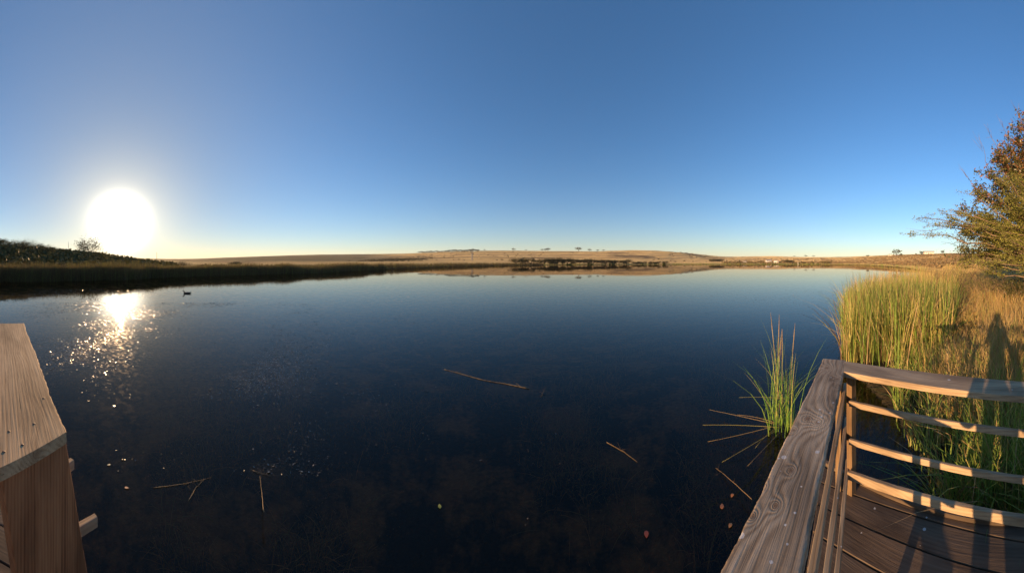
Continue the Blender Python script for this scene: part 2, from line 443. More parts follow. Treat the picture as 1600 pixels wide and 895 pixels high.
def ground_mat():
    m = bpy.data.materials.new('veld'); m.use_nodes = True
    n, l = m.node_tree.nodes, m.node_tree.links
    b = n['Principled BSDF']; b.inputs['Roughness'].default_value = .95; b.inputs['Specular IOR Level'].default_value = .05
    t = n.new('ShaderNodeTexCoord')
    sp = n.new('ShaderNodeSeparateXYZ'); l.new(t.outputs['Object'], sp.inputs[0])
    def nz(sc, det=5, vec=None):
        q = n.new('ShaderNodeTexNoise'); q.inputs['Scale'].default_value = sc; q.inputs['Detail'].default_value = det
        l.new(vec or t.outputs['Object'], q.inputs['Vector']); return q.outputs['Fac']
    def M(op, a, c=None):
        q = n.new('ShaderNodeMath'); q.operation = op
        for i, v in enumerate((a, c)):
            if v is None: continue
            if isinstance(v, (int, float)): q.inputs[i].default_value = v
            else: l.new(v, q.inputs[i])
        return q.outputs[0]
    def mr(v, a, c):
        q = n.new('ShaderNodeMapRange'); q.inputs[1].default_value = a; q.inputs[2].default_value = c; l.new(v, q.inputs[0]); return q.outputs[0]
    def mixc(fac, a, c):
        q = n.new('ShaderNodeMix'); q.data_type = 'RGBA'
        if isinstance(fac, float): q.inputs[0].default_value = fac
        else: l.new(fac, q.inputs[0])
        for i, v in ((6, a), (7, c)):
            if isinstance(v, tuple): q.inputs[i].default_value = (*v, 1)
            else: l.new(v, q.inputs[i])
        return q.outputs[2]
    c = mixc(mr(nz(.012), .35, .65), (.46, .31, .115), (.56, .40, .16))
    c = mixc(mr(nz(.06), .45, .7), c, (.36, .24, .10))
    # contour banks: thin darker lines that follow the height of the slope
    wob = M('ADD', sp.outputs[2], M('MULTIPLY', nz(.004, 2), 14))
    ln = M('SINE', M('MULTIPLY', wob, .62))
    c = mixc(M('MULTIPLY', mr(ln, .72, .97), M('MULTIPLY', mr(sp.outputs[2], 5, 12), .9)), c, (.16, .10, .055))
    # scrub patches
    scr = M('ADD', nz(.004, 6), M('MULTIPLY', nz(.05, 3), .25))
    c = mixc(M('MULTIPLY', mr(scr, .70, .78), .75), c, (.12, .085, .05))
    # the scrub-covered ridge beyond the left bank
    wst = mr(M('ADD', M('DIVIDE', sp.outputs[0], M('ADD', sp.outputs[1], 1.0)), M('MULTIPLY', nz(.01, 4), .25)), -.28, -.46)
    far_ = mr(sp.outputs[2], 2.2, 5)
    c = mixc(M('MULTIPLY', M('MULTIPLY', wst, far_), M('ADD', .62, M('MULTIPLY', nz(.03, 5), .4))), c, (.13, .115, .06))
    # mud and roots close to the water
    c = mixc(mr(sp.outputs[2], .55, .12), c, (.05, .04, .022))
    algae = M('MULTIPLY', mr(M('ADD', nz(1.1, 6), M('MULTIPLY', nz(9, 4), .35)), .62, .80), mr(sp.outputs[2], -.1, -.3))
    c = mixc(algae, c, (.34, .19, .085))
    l.new(c, b.inputs['Base Color'])
    b.inputs['Sheen Roughness'].default_value = .4; l.new(mixc(.25, c, (1, .8, .5)), b.inputs['Sheen Tint'])
    sc_ = n.new('ShaderNodeSeparateColor'); l.new(c, sc_.inputs[0])
    l.new(M('MINIMUM', M('MULTIPLY', M('POWER', sc_.outputs[0], 1.5), 2.3), 1.0), b.inputs['Sheen Weight'])
    bp = n.new('ShaderNodeBump'); bp.inputs['Strength'].default_value = 1.0; bp.inputs['Distance'].default_value = .9
    l.new(M('ADD', nz(1.5, 8), M('MULTIPLY', nz(.25, 6), 2.0)), bp.inputs['Height']); l.new(bp.outputs[0], b.inputs['Normal'])
    return m
M_GROUND = ground_mat()
tag(link('ground', build_terrain(), M_GROUND), 'rolling golden grass hills and lake bank', kind='structure')

# ------------------------------------------------------------------ water
def water_mat():
    m = bpy.data.materials.new('lake_water'); m.use_nodes = True
    n, l = m.node_tree.nodes, m.node_tree.links; n.clear()
    o = n.new('ShaderNodeOutputMaterial'); fr = n.new('ShaderNodeFresnel'); fr.inputs[0].default_value = 1.333
    tr = n.new('ShaderNodeBsdfTransparent'); tr.inputs[0].default_value = (.88, .62, .38, 1)
    gl = n.new('ShaderNodeBsdfGlossy'); gl.inputs['Roughness'].default_value = .0; gl.inputs[0].default_value = (.80, .76, .72, 1)
    mx = n.new('ShaderNodeMixShader')
    t = n.new('ShaderNodeTexCoord')
    def nz(sc, det, s=(1, 1, 1)):
        mp = n.new('ShaderNodeMapping'); mp.inputs['Scale'].default_value = s; l.new(t.outputs['Object'], mp.inputs[0])
        q = n.new('ShaderNodeTexNoise'); q.inputs['Scale'].default_value = sc; q.inputs['Detail'].default_value = det
        l.new(mp.outputs[0], q.inputs['Vector']); return q.outputs['Fac']
    def M(op, a, c):
        q = n.new('ShaderNodeMath'); q.operation = op
        for i, v in enumerate((a, c)):
            if isinstance(v, (int, float)): q.inputs[i].default_value = v
            else: l.new(v, q.inputs[i])
        return q.outputs[0]
    bp = n.new('ShaderNodeBump'); bp.inputs['Strength'].default_value = 1; bp.inputs['Distance'].default_value = 1.0
    mr = n.new('ShaderNodeMapRange'); mr.inputs[1].default_value = .5; mr.inputs[2].default_value = .62; l.new(nz(.16, 3), mr.inputs[0])
    small = M('MULTIPLY', M('MULTIPLY', nz(24, 2), .0005), mr.outputs[0])
    sx = n.new('ShaderNodeSeparateXYZ'); l.new(t.outputs['Object'], sx.inputs[0])
    ln_ = n.new('ShaderNodeVectorMath'); ln_.operation = 'LENGTH'; l.new(t.outputs['Object'], ln_.inputs[0])
    nr_ = n.new('ShaderNodeMapRange'); nr_.inputs[1].default_value = 17; nr_.inputs[2].default_value = 9; l.new(ln_.outputs['Value'], nr_.inputs[0])
    ms_ = n.new('ShaderNodeMapRange'); ms_.inputs[1].default_value = .42; ms_.inputs[2].default_value = .6; l.new(nz(7, 5), ms_.inputs[0])
    l.new(M('ADD', M('MULTIPLY', M('MULTIPLY', nr_.outputs[0], ms_.outputs[0]), .11), .01), gl.inputs['Roughness'])
    hgt = M('ADD', M('MULTIPLY', nz(.9, 2), .0009), small)
    l.new(hgt, bp.inputs['Height'])
    for q in (fr, gl): l.new(bp.outputs[0], q.inputs['Normal'])
    l.new(fr.outputs[0], mx.inputs[0]); l.new(tr.outputs[0], mx.inputs[1]); l.new(gl.outputs[0], mx.inputs[2])
    l.new(mx.outputs[0], o.inputs['Surface'])
    return m
ang = np.linspace(0, 2 * pi, 97)[:-1]
rad = np.array([0.0001, 6, 30, 100, 300, 700])
co = np.stack([np.outer(np.sin(ang), rad), np.outer(np.cos(ang), rad), np.zeros((96, 6))], -1).reshape(-1, 3)
i = np.arange(96)[:, None]; j = np.arange(5)[None]; i2 = (i + 1) % 96
tag(link('water', mesh_np('water', co, 4, np.stack([i * 6 + j, i2 * 6 + j, i2 * 6 + j + 1, i * 6 + j + 1], -1).ravel()), water_mat()),
    'calm dark lake reflecting the blue sky', kind='structure')

# ------------------------------------------------------------------ deck and railings
NB = radians(104.0); nB = Vector((sin(NB), cos(NB), 0)); uB = Vector((sin(NB - pi / 2), cos(NB - pi / 2), 0))   # uB heads away along heading 12 deg
NA = radians(-17.1); nA = Vector((sin(NA), cos(NA), 0)); uA = Vector((sin(NA + pi / 2), cos(NA + pi / 2), 0))    # uA heads to 72.9 deg
RZ = CZ - .8625      # top of the handrails
DZ = CZ - 1.87       # deck surface
A_IN, A_OUT = .186, .392
B_IN, B_OUT = 1.79, 2.018
def la_(px_, py_):
    p_ = P(px_, py_, .8625); ya_ = Vector((0, 0, 1)).cross(uA); c_ = uA * .30 + nA * (A_IN + (A_OUT - A_IN) / 2)
    return (p_ - c_).dot(uA), (Vector((p_.x, p_.y, 0)) - Vector((c_.x, c_.y, 0))).dot(ya_)
K_A = [(*la_(a, b), r_) for a, b, r_ in ((1292, 575, .022), (1308, 592, .014), (1262, 654, .024), (1277, 660, .014), (1176, 806, .013), (1312, 602, .012), (1236, 735, .012), (1240, 612 + 60, .009), (1190, 760, .010), (1212, 790, .012))]
D_A = [(*la_(a, b), r_) for a, b, r_ in ((1302, 629, .007), (1297, 645, .006), (1283, 651, .008), (1279, 659, .007), (1277, 706, .011), (1217, 716, .005), (1242, 801, .005), (1227, 820, .005), (1205, 878, .006), (1319, 568, .008), (1158, 836, .012), (1252, 760, .004), (1230, 850, .004))]
K_B = [(.9, .03, .016), (1.6, -.05, .012), (.35, .04, .01)]
W_A = wood_mat('weathered_grey_timber', (.20, .135, .08), (.47, .35, .225), (.60, .48, .34), ring=75, knots=1.2, spots=.5, bump=.8, stretch=.9, wk=.22, warpk=.7, knot_at=K_A, drop_at=D_A)
W_B = wood_mat('pale_planed_timber', (.26, .165, .09), (.46, .33, .20), (.56, .43, .27), ring=150, knots=.4, spots=.05, bump=.4, seed=3.3, wk=.14, warpk=.4)
W_C = wood_mat('tan_sawn_timber', (.28, .16, .075), (.52, .34, .18), (.61, .43, .24), ring=170, knots=.6, bump=.55, seed=9.1, wk=.14, warpk=.5)
W_D = wood_mat('dark_deck_boards', (.075, .050, .032), (.145, .100, .064), (.20, .142, .094), ring=120, knots=.25, spots=.34, bump=.6, board=.212, seed=0.0, wk=.10, warpk=.4)
W_K = wood_mat('brown_corner_timber', (.13, .07, .03), (.27, .165, .08), (.36, .24, .12), ring=190, knots=.5, bump=.5, seed=8.2, wk=.14, warpk=.5)
W_P = wood_mat('reddish_post_timber', (.17, .062, .026), (.39, .165, .068), (.50, .24, .105), ring=230, knots=.12, bump=.5, seed=5.7, wk=.14, warpk=.45)
M_NAIL = mat('rusty_steel', (.09, .045, .025), .6, .5)

def from_frame(xa, ya, zvec=Vector((0, 0, 1))):
    """rotation whose local X is xa and local Z zvec"""
    x = xa.normalized(); z = zvec.normalized(); y = z.cross(x).normalized(); z = x.cross(y)
    return Matrix((x, y, z)).transposed().to_4x4()

deck = empty('deck', (0, -1.2, DZ), 'dark brown timber deck of long boards inside the right hand railing', 'deck')
def D(v): return Vector(v) - deck.location
# decking boards run along uB; one mesh, local X along the boards
vv, ff = [], []
bm = bmesh.new()
Mx = from_frame(uB, None)
OA = A_OUT - .02
k0 = 0
for k in range(-30, 10):
    a1 = B_OUT + .02 - k * .212 if False else None
bw = .212
nb = int((B_OUT + 6.0) / bw)
top_n = math.floor((B_OUT + .0) / bw) * bw
edges = [B_OUT + .01]
a = 1.865 - .0
bounds = [(1.87, B_OUT + .012)]
a = 1.86
while a > -6.5:
    bounds.append((a - bw + .010, a)); a -= bw
for (lo, hi) in bounds:
    def tmax(q): return (OA - q * nB.dot(nA)) / uB.dot(nA)
    def tmin(q): return min(-4.2, tmax(q) - 1.0)
    p = []
    for q, e in ((lo, 0), (hi, 0), (hi, 1), (lo, 1)):
        tt = tmax(q) if e else tmin(q)
        p.append((tt, q))
    # local y axis = z x uB = -nB
    sag = rnd.uniform(-.002, .002)
    vs = [bm.verts.new((t_, -q_, z_)) for z_ in (sag, -.04) for (t_, q_) in p]
    bm.faces.new((vs[0], vs[3], vs[2], vs[1])); bm.faces.new((vs[4], vs[5], vs[6], vs[7]))
    for i_ in range(4):
        j_ = (i_ + 1) % 4; bm.faces.new((vs[i_], vs[j_], vs[4 + j_], vs[4 + i_]))
bmesh.ops.recalc_face_normals(bm, faces=bm.faces)
bmesh.ops.bevel(bm, geom=[e for e in bm.edges], offset=.004, segments=1, affect='EDGES')
me = bpy.data.meshes.new('decking'); bm.to_mesh(me); bm.free()
o = link('decking', me, W_D, deck); o.matrix_local = Matrix.Translation(D((0, 0, DZ))) @ Mx
# fascia under the outer edges, joists and piles
def on_line(n_, off, u_, t_): return n_ * off + u_ * t_
corner_t = (A_OUT - B_OUT * nB.dot(nA)) / uB.dot(nA)
cornA = B_OUT / 1.0
pc = nB * B_OUT + uB * corner_t                     # outer corner of the platform
plank('fascia', 4.4, .14, .04, W_D, deck, D((pc.x, pc.y, DZ - .045)) - Vector((0, 0, 0)), 0, rot=from_frame(-uB, None, nB), seed=5)
plank('fascia', 8.0, .14, .04, W_D, deck, D(pc + Vector((0, 0, DZ - .115))) - nA * .03, 0, rot=from_frame(-uA, None, nA), seed=6)
for q_ in (-5.2, -2.6, -.2, 1.85):
    for t_ in (-2.2, -.2):
        p_ = nB * q_ + uB * t_
        if p_.dot(nA) > .3: continue
        tb = Tubes(10); tb.add([(0, 0, 0), (0, 0, -2.2)], [.075, .08]); po = link('pile', tb.mesh('pile'), W_D, deck); po.location = D((p_.x, p_.y, DZ - .045))
for kk_, q0_ in ((-2.0, -3.6), (-.5, -1.0)):
    plank('joist', 1.95 - q0_, .05, .14, W_D, deck, D(nB * q0_ + uB * kk_ + Vector((0, 0, DZ - .045))), 0, rot=from_frame(nB, None), seed=8)

# railing A: along the open water
ra = empty('railing', (nA * .28 + uA * 1.5 + Vector((0, 0, DZ))), 'weathered grey railing with knotty top beam running to the deck corner beside open water', 'railing')
def LA(v): return Vector(v) - ra.location
tA0, tA1 = .30, None
pL, pR = P(1283, 560, .8625), P(1327, 563, .8625)
tL, tR = pL.dot(uA), pR.dot(uA)
wA = A_OUT - A_IN
mid = (tL + tR) / 2
L = mid - tA0
# local y = z x uA ; y+ direction is nA (heading -17)
yA = Vector((0, 0, 1)).cross(uA)
c1 = (tL - tR) * (1 if yA.dot(nA) > 0 else -1)
plank('handrail', L, wA, .045, W_A, ra, LA(uA * tA0 + nA * (A_IN + wA / 2) + Vector((0, 0, RZ))), 0, rot=from_frame(uA, None), cut1=c1, nseg=260, wear=.0022, rnd_r=.009, seed=3)
tend = tR - .04
for k_, (hh, off) in enumerate(((1.07, .186), (1.374, .176), (1.655, .156))):
    plank('rail', tend - tA0 + .06, .028, .05, W_B, ra, LA(uA * tA0 + nA * (off + .005) + Vector((0, 0, CZ - hh))), 0, rot=from_frame(uA, None), nseg=60, wear=.001, rnd_r=.004, seed=20 + k_)
def vpost(parent, base, top_z, w, t, m, heading, seed, name='post', z0=None):
    """upright of w along heading direction, t across; base is world xy + z"""
    u = Vector((sin(heading), cos(heading), 0))
    Lp = top_z - base.z
    n_ = Vector((cos(heading), -sin(heading), 0))
    # local X up, local Z = n_ (thickness), local Y = width
    return plank(name, Lp, w, t, m, parent, base - parent.location + n_ * t / 2, 0, rot=from_frame(Vector((0, 0, 1)), None, n_), nseg=24, wear=.0008, rnd_r=.004, seed=seed)
hA = radians(72.9); hB = radians(12)
# corner board seen between the rails
vpost(ra, uA * (tR - .13) + nA * .235 + Vector((0, 0, DZ)), RZ - .047, .11, .045, W_K, hA, 31)
pb = uA * .80 + nA * .22 + Vector((0, 0, DZ))
vpost(ra, pb, RZ - .047, .05, .05, W_B, hA, 32)
pb2 = uA * .42 + nA * .26 + Vector((0, 0, DZ))
vpost(ra, pb2, RZ - .047, .09, .045, W_B, hA, 33)
# railing B: along the reeds
rb = empty('railing', (nB * 1.9 + uB * -.6 + Vector((0, 0, DZ))), 'pale timber railing of three slim rails between the deck and the green reeds', 'railing')
def LB(v): return Vector(v) - rb.location
# handrail starts at the inner side of beam A: points P(1326,563), P(1324,587)
tO = (A_IN - .003 - B_OUT * nB.dot(nA)) / uB.dot(nA); tI = (A_IN - .003 - B_IN * nB.dot(nA)) / uB.dot(nA)
LBn = 4.0
yB = Vector((0, 0, 1)).cross(-uB)
s_ = 1 if yB.dot(nB) > 0 else -1
mB = (tO + tI) / 2
plank('handrail', LBn, B_OUT - B_IN, .045, W_B, rb, LB(uB * mB + nB * (B_IN + B_OUT) / 2 + Vector((0, 0, RZ))), 0, rot=from_frame(-uB, None), cut0=-(tO - tI) * s_, nseg=120, wear=.0012, rnd_r=.006, seed=4)
for k_, hh in enumerate((1.07, 1.365)):
    off = 1.775; t0_ = (A_IN - .05 - off * nB.dot(nA)) / uB.dot(nA)
    plank('rail', 3.9, .026, .042, W_B, rb, LB(uB * t0_ + nB * off + Vector((0, 0, CZ - hh))), 0, rot=from_frame(-uB, None), nseg=80, wear=.0012, rnd_r=.005, seed=40 + k_)
off = 1.80; t0_ = (A_IN - .04 - off * nB.dot(nA)) / uB.dot(nA)
plank('rail', 3.9, .035, .06, W_B, rb, LB(uB * t0_ + nB * off + Vector((0, 0, CZ - 1.64))), 0, rot=from_frame(-uB, None), nseg=80, wear=.0012, rnd_r=.005, seed=44)
t0_ = (A_IN - .02 - 1.90 * nB.dot(nA)) / uB.dot(nA)
vpost(rb, nB * 1.875 + uB * (t0_ - .06) + Vector((0, 0, DZ)), RZ - .047, .05, .07, W_K, hB, 51)
for tt in (-1.55, -3.0):
    vpost(rb, nB * 1.875 + uB * tt + Vector((0, 0, DZ)), RZ - .047, .09, .07, W_B, hB, 52)

# the old railing and its boards bow outwards a little between the corner and the next post
bpy.context.view_layer.update()
def bow(o, gain):
    Mw = o.matrix_world.copy(); Mi = Mw.inverted()
    for v_ in o.data.vertices:
        p_ = Mw @ v_.co; t_ = p_.dot(uB); q_ = p_.dot(nB); k_ = (t_ - .6) / .66
        d_ = 1 - k_ * k_ if k_ > -1 else 2 * (k_ + 1)
        g_ = gain * (max(0.0, min(1.0, q_ / 1.9)))
        v_.co = Mi @ (p_ + nB * (g_ * max(d_, -1.2)))
for o_ in [c_ for c_ in COL.objects if c_.parent == rb and c_.name.startswith(('handrail', 'rail'))]: bow(o_, .062)
dk_ = [c_ for c_ in COL.objects if c_.parent == deck and c_.name.startswith('decking')][0]
bm = bmesh.new(); bm.from_mesh(dk_.data)
for tt_ in np.arange(-1.0, 2.2, .12):
    bmesh.ops.bisect_plane(bm, geom=bm.verts[:] + bm.edges[:] + bm.faces[:], plane_co=(tt_, 0, 0), plane_no=(1, 0, 0))
bm.to_mesh(dk_.data); bm.free()
bow(dk_, .062)

# railing C: at the left, nearer piece
HC = .65
def PC(x, y): return P(x, y, HC)
c_far, c_near = PC(37, 505), PC(103, 675)
uC = (c_near - c_far).normalized(); nC = Vector((uC.y, -uC.x, 0)); 
if nC.dot(Vector((0, 1, 0))) < 0: nC = -nC
endL = PC(0, 731)
wC = (c_near - endL).dot(nC) + .045
rc = empty('railing', ((c_near.x, c_near.y - .12, DZ)), 'tan sawn railing beam with nail heads on a broad reddish post at the lower left', 'railing')
def LC(v): return Vector(v) - rc.location
slope = (c_near - endL).dot(uC) / (c_near - endL).dot(nC)    # uC shift per metre across
yC = Vector((0, 0, 1)).cross(uC); sg = 1 if yC.dot(nC) > 0 else -1
Lc = (c_near - c_far).length
ctr0 = c_far - nC * wC / 2; 
plank('handrail', Lc - slope * wC / 2, wC, .045, W_C, rc, LC(ctr0), 0, rot=from_frame(uC, None), cut1=slope * wC * sg, cut0=0, nseg=120, wear=.003, rnd_r=.007, seed=60)
# nails
for (nx_, ny_) in ((53, 662), (35, 695), (14, 674), (6, 706), (68, 622)):
    p_ = PC(nx_, ny_)
    tb = Tubes(8); tb.add([(0, 0, -.01), (0, 0, .0015), (0, 0, .002)], [.0055, .0055, .003])
    no = link('nail', tb.mesh('nail'), M_NAIL, rc); no.location = LC(p_ + Vector((0, 0, .0)))
# the broad post under its end, leaning a little
hT = HC + .047
def post_c():
    bm = bmesh.new()
    tl, tr_ = P(1, 741, hT), P(104, 692, hT)
    ex = (tr_ - tl).normalized(); back = Vector((-ex.y, ex.x, 0))
    if back.dot(Vector((tl.x, tl.y, 0))) < 0: back = -back
    back *= .05
    # bottoms: the same face seen at row 895, extended to the deck
    def edge(top, px_, py_):
        th = (px_ - 800) / R; dist0 = Vector((top.x, top.y)).length
        # keep the face plane: intersect heading ray with the vertical plane through tl, ex
        d_ = Vector((sin(th), cos(th), 0)); nrm = Vector((-ex.y, ex.x, 0))
        s = (tl - Vector((0, 0, tl.z))).dot(nrm) / d_.dot(nrm)
        pt = d_ * s; z = CZ - (py_ - HY) / R * s
        pt.z = z
        k = (DZ - top.z) / (pt.z - top.z)
        return top + (pt - top) * k
    bl, br = edge(tl, 25, 895), edge(tr_, 137, 895)
    n = 16; rows = []
    for i_ in range(n + 1):
        f = i_ / n; a_ = tl.lerp(bl, f); b_ = tr_.lerp(br, f)
        w = [rnd.uniform(-.0008, .0008) for _ in range(4)]
        e = ex * .004
        rows.append([bm.verts.new(LC(v)) for v in (a_ + e + back * w[0] * 10, b_ - e, b_ + back * .08, b_ + back, a_ + back, a_ + back * .08)])
    for i_ in range(n):
        for j_ in range(6):
            bm.faces.new((rows[i_][j_], rows[i_][(j_ + 1) % 6], rows[i_ + 1][(j_ + 1) % 6], rows[i_ + 1][j_]))
    bm.faces.new(rows[0]); bm.faces.new(list(reversed(rows[-1])))
    bmesh.ops.recalc_face_normals(bm, faces=bm.faces)
    me = bpy.data.meshes.new('post'); bm.to_mesh(me); bm.free(); return me, tl, tr_, bl, br, ex, back
me, tl, tr_, bl, br, ex, back = post_c()
# a grain that runs up the post: put it in its own frame
Mp = from_frame(Vector((0, 0, 1)), None, -back)
po = bpy.data.objects.new('post', me); me.materials.append(W_P); COL.objects.link(po); po.parent = rc
me.transform(Mp.inverted()); po.matrix_local = Mp
# slim rails whose ends stick out past the post
for (e0, e1, hh) in (((113, 717), (106, 722), .92), ((150, 805), (124, 820), 1.12)):
    a_, b_ = P(*e0, hh), P(*e1, hh); dr = (a_ - b_).normalized()
    plank('rail', .26, .028, .045, W_B, rc, LC(a_ - dr * .26), 0, rot=from_frame(dr, None), nseg=20, wear=.0012, rnd_r=.004, seed=70)

# ------------------------------------------------------------------ plants
G1 = mat('reed_green', (.19, .31, .05), .55, .35, (3, (.30, .40, .075), .35, .65), transl=.35)
G2 = mat('reed_yellow', (.48, .43, .11), .6, .3, (3, (.56, .46, .16), .35, .65), transl=.3)
G3 = mat('reed_straw', (.55, .42, .22), .7, .2, (3, (.40, .25, .11), .35, .65), transl=.2)
G4 = mat('grass_orange', (.58, .36, .12), .75, .2, (2, (.62, .45, .19), .35, .65), transl=.25)
G5 = mat('dead_leaf_brown', (.14, .085, .045), .8, .1)
G6 = mat('reed_olive', (.20, .19, .05), .6, .3, transl=.5)
DG = mat('reed_dark', (.13, .095, .045), .7, .2, transl=.45)

def scatter_poly(n, poly, sd_min=0.0):
    mn, mx_ = poly.min(0), poly.max(0); out = []
    while sum(len(o_) for o_ in out) < n:
        p = rng.uniform(mn, mx_, (n * 3, 2)); s = poly_sdf(p[:, 0], p[:, 1], poly)
        out.append(p[s > sd_min])
    return np.concatenate(out)[:n]
def scatter_px(n, x0, x1, d0, d1, power=1.0):
    """uniform over area between two headings and two distances"""
    X = rng.uniform(x0, x1, n); u = rng.uniform(0, 1, n)
    e = 2.0 / power
    d = (d0 ** (2) + u * (d1 ** 2 - d0 ** 2)) ** .5 if power == 1 else d0 * (d1 / d0) ** u
    th = (X - 800) / R
    return np.stack([np.sin(th) * d, np.cos(th) * d], 1)
def withz(p, dz=-.03): return np.column_stack([p, ground(p[:, 0], p[:, 1]) + dz])
def clump_keep(p, sc, thr):
    v = hnoise(p[:, 0] * sc, p[:, 1] * sc); return v > thr

# tall reeds on the near bank (right)
poly = np.array([P(*p).xy[:] for p in [(1317, 566), (1321, 508), (1344, 468), (1378, 450), (1425, 439), (1478, 433), (1505, 450), (1500, 480), (1500, 520), (1470, 600), (1410, 655), (1352, 598)]])
p = scatter_poly(6500, poly)
front = scatter_px(9500, 1314, 1498, 6.6, 13.5, 2); s = poly_sdf(front[:, 0], front[:, 1], poly); front = front[s > -.05]
p = np.concatenate([p, front]); p = p[(hnoise(p[:, 0] * 3.1, p[:, 1] * 3.1) + rng.normal(0, .25, len(p))) > -.25]
n = len(p); dist = np.hypot(p[:, 0], p[:, 1])
X = 800 + np.arctan2(p[:, 0], p[:, 1]) * R
h = rng.normal(1.62, .26, n).clip(.7, 2.15) * np.interp(X, [1316, 1345, 1440, 1500], [.93, 1.0, .96, .78])
h = np.where(rng.uniform(0, 1, n) < .35, h * rng.uniform(.35, .8, n), h)
rr_ = rng.uniform(0, 1, n); far = np.clip((dist - 9) / 8, 0, 1)
mi = np.where(rr_ < .46 - .26 * far, 0, np.where(rr_ < .80 - .2 * far, 1, np.where(rr_ < .93, 2, 4))); mi = np.where((far > .2) & (rng.uniform(0, 1, n) < .5 * far), 3, mi)
me = blades('reeds', withz(p), h, rng.uniform(.011, .024, n), np.where(rng.uniform(0, 1, n) < .16, rng.uniform(.3, 1.3, n), rng.gamma(1.6, .10, n).clip(0, .8)), rng.uniform(0, 2 * pi, n), mi)
tag(link('reeds', me, [G1, G2, G3, G4, G5]), 'tall green and yellow reeds standing in the shallows beyond the right railing', 'reeds', kind='stuff')

# dry golden grass on the right bank
n = 42000
p = np.concatenate([scatter_px(n, 1440, 1760, 5.0, 60, 2), scatter_px(9000, 1360, 1560, 18, 60, 2), scatter_px(5000, 1460, 1700, 3.6, 6.5, 2)])
z = ground(p[:, 0], p[:, 1]); rr0 = np.hypot(p[:, 0], p[:, 1]); X = 800 + np.arctan2(p[:, 0], p[:, 1]) * R
k = (z > .05) & (poly_sdf(p[:, 0], p[:, 1], poly) < .3) & (rng.normal(0, .2, len(p)) + hnoise(p[:, 0] * 2, p[:, 1] * 2) > -.45)
p = p[k]; n = len(p); rr0 = rr0[k]; X = X[k]
h = rng.normal(.62, .16, n).clip(.2, 1.1) * (1 + .5 * hnoise(p[:, 0] * .9, p[:, 1] * .9)) * np.interp(rr0, [3.5, 8, 20], [.75, 1, 1.2])
rr_ = rng.uniform(0, 1, n)
og = np.clip((1530 - X) / 60, 0, 1) * np.clip((rr0 - 12) / 6, 0, 1)
mi = np.where(rr_ < .5 + .3 * og, 3, np.where(rr_ < .86, 2, 1)); mi = np.where(rng.uniform(0, 1, n) < .06, 0, mi)
me = blades('dry_grass', withz(p), h, rng.uniform(.008, .018, n) * np.interp(rr0, [4, 60], [.8, 2.4]), rng.gamma(2.2, .18, n).clip(0, 1.1), rng.uniform(0, 2 * pi, n), mi, seg=3)
tag(link('dry_grass', me, [G1, G2, G3, G4, G5]), 'dry golden grass covering the right bank below the trees', 'grass', kind='stuff')

# lush tangled green grass right behind the railing
pts = np.concatenate([scatter_px(5200, 1395, 1700, 2.5, 6.2, 2), scatter_px(2600, 1440, 1700, 2.45, 4.0, 2)])
s = poly_sdf(pts[:, 0], pts[:, 1], near_poly); off_ = pts @ np.array(nB.xy[:])
k = (s > -.12) & (off_ > B_OUT + .06) & (hnoise(pts[:, 0] * 4, pts[:, 1] * 4) + rng.normal(0, .2, len(pts)) > -.25)
pts = pts[k]; n = len(pts)
rr_ = rng.uniform(0, 1, n); mi = np.where(rr_ < .68, 0, np.where(rr_ < .84, 1, np.where(rr_ < .95, 2, 4)))
me = blades('wet_grass', withz(pts, -.05), rng.normal(.62, .2, n).clip(.2, 1.1), rng.uniform(.006, .014, n), rng.gamma(2.4, .22, n).clip(0, 1.3), rng.uniform(0, 2 * pi, n), mi, seg=5)
tag(link('grass', me, [G1, G2, G3, G4, G5]), 'tangled green grass growing along the water just behind the right railing', 'grass', kind='stuff')

# left bank reeds, backlit
pp = []
for (x0, x1, nn, dep) in ((-140, 120, 15000, 5), (120, 320, 12000, 6), (320, 460, 9000, 9), (460, 600, 8000, 16), (600, 760, 5000, 30), (760, 850, 2500, 40)):
    X = rng.uniform(x0, x1, nn); d = shore(X) + rng.uniform(-.3, 1, nn) ** 1 * dep * rng.uniform(0, 1, nn) + hnoise(X * .2, X * .05) * .8
    th = (X - 800) / R; pp.append(np.stack([np.sin(th) * d, np.cos(th) * d, d], 1))
pp = np.concatenate(pp); d = pp[:, 2]; n = len(pp)
h = rng.normal(1.75, .25, n).clip(.8, 2.5) * (1 + .26 * hnoise(pp[:, 0] * .45, pp[:, 1] * .45) + .1 * hnoise(pp[:, 0] * 2.1, pp[:, 1] * 2.1)) * np.interp(d, [25, 60, 120, 240], [1, 1, 1.0, 1.1])
rr_ = rng.uniform(0, 1, n); mi = np.where(rr_ < .6, 0, np.where(rr_ < .85, 1, 2))
me = blades('reed_bed', np.column_stack([pp[:, :2], np.maximum(ground(pp[:, 0], pp[:, 1]) - .03, -.35)]), h, rng.uniform(.018, .035, n) * np.interp(d, [25, 240], [1, 5]), rng.gamma(1.5, .07, n).clip(0, .6), rng.uniform(0, 2 * pi, n), mi, seg=3)
tag(link('reed_bed', me, [DG, G6, G5]), 'dark backlit reed bed lining the far left shore', 'reeds', kind='stuff')
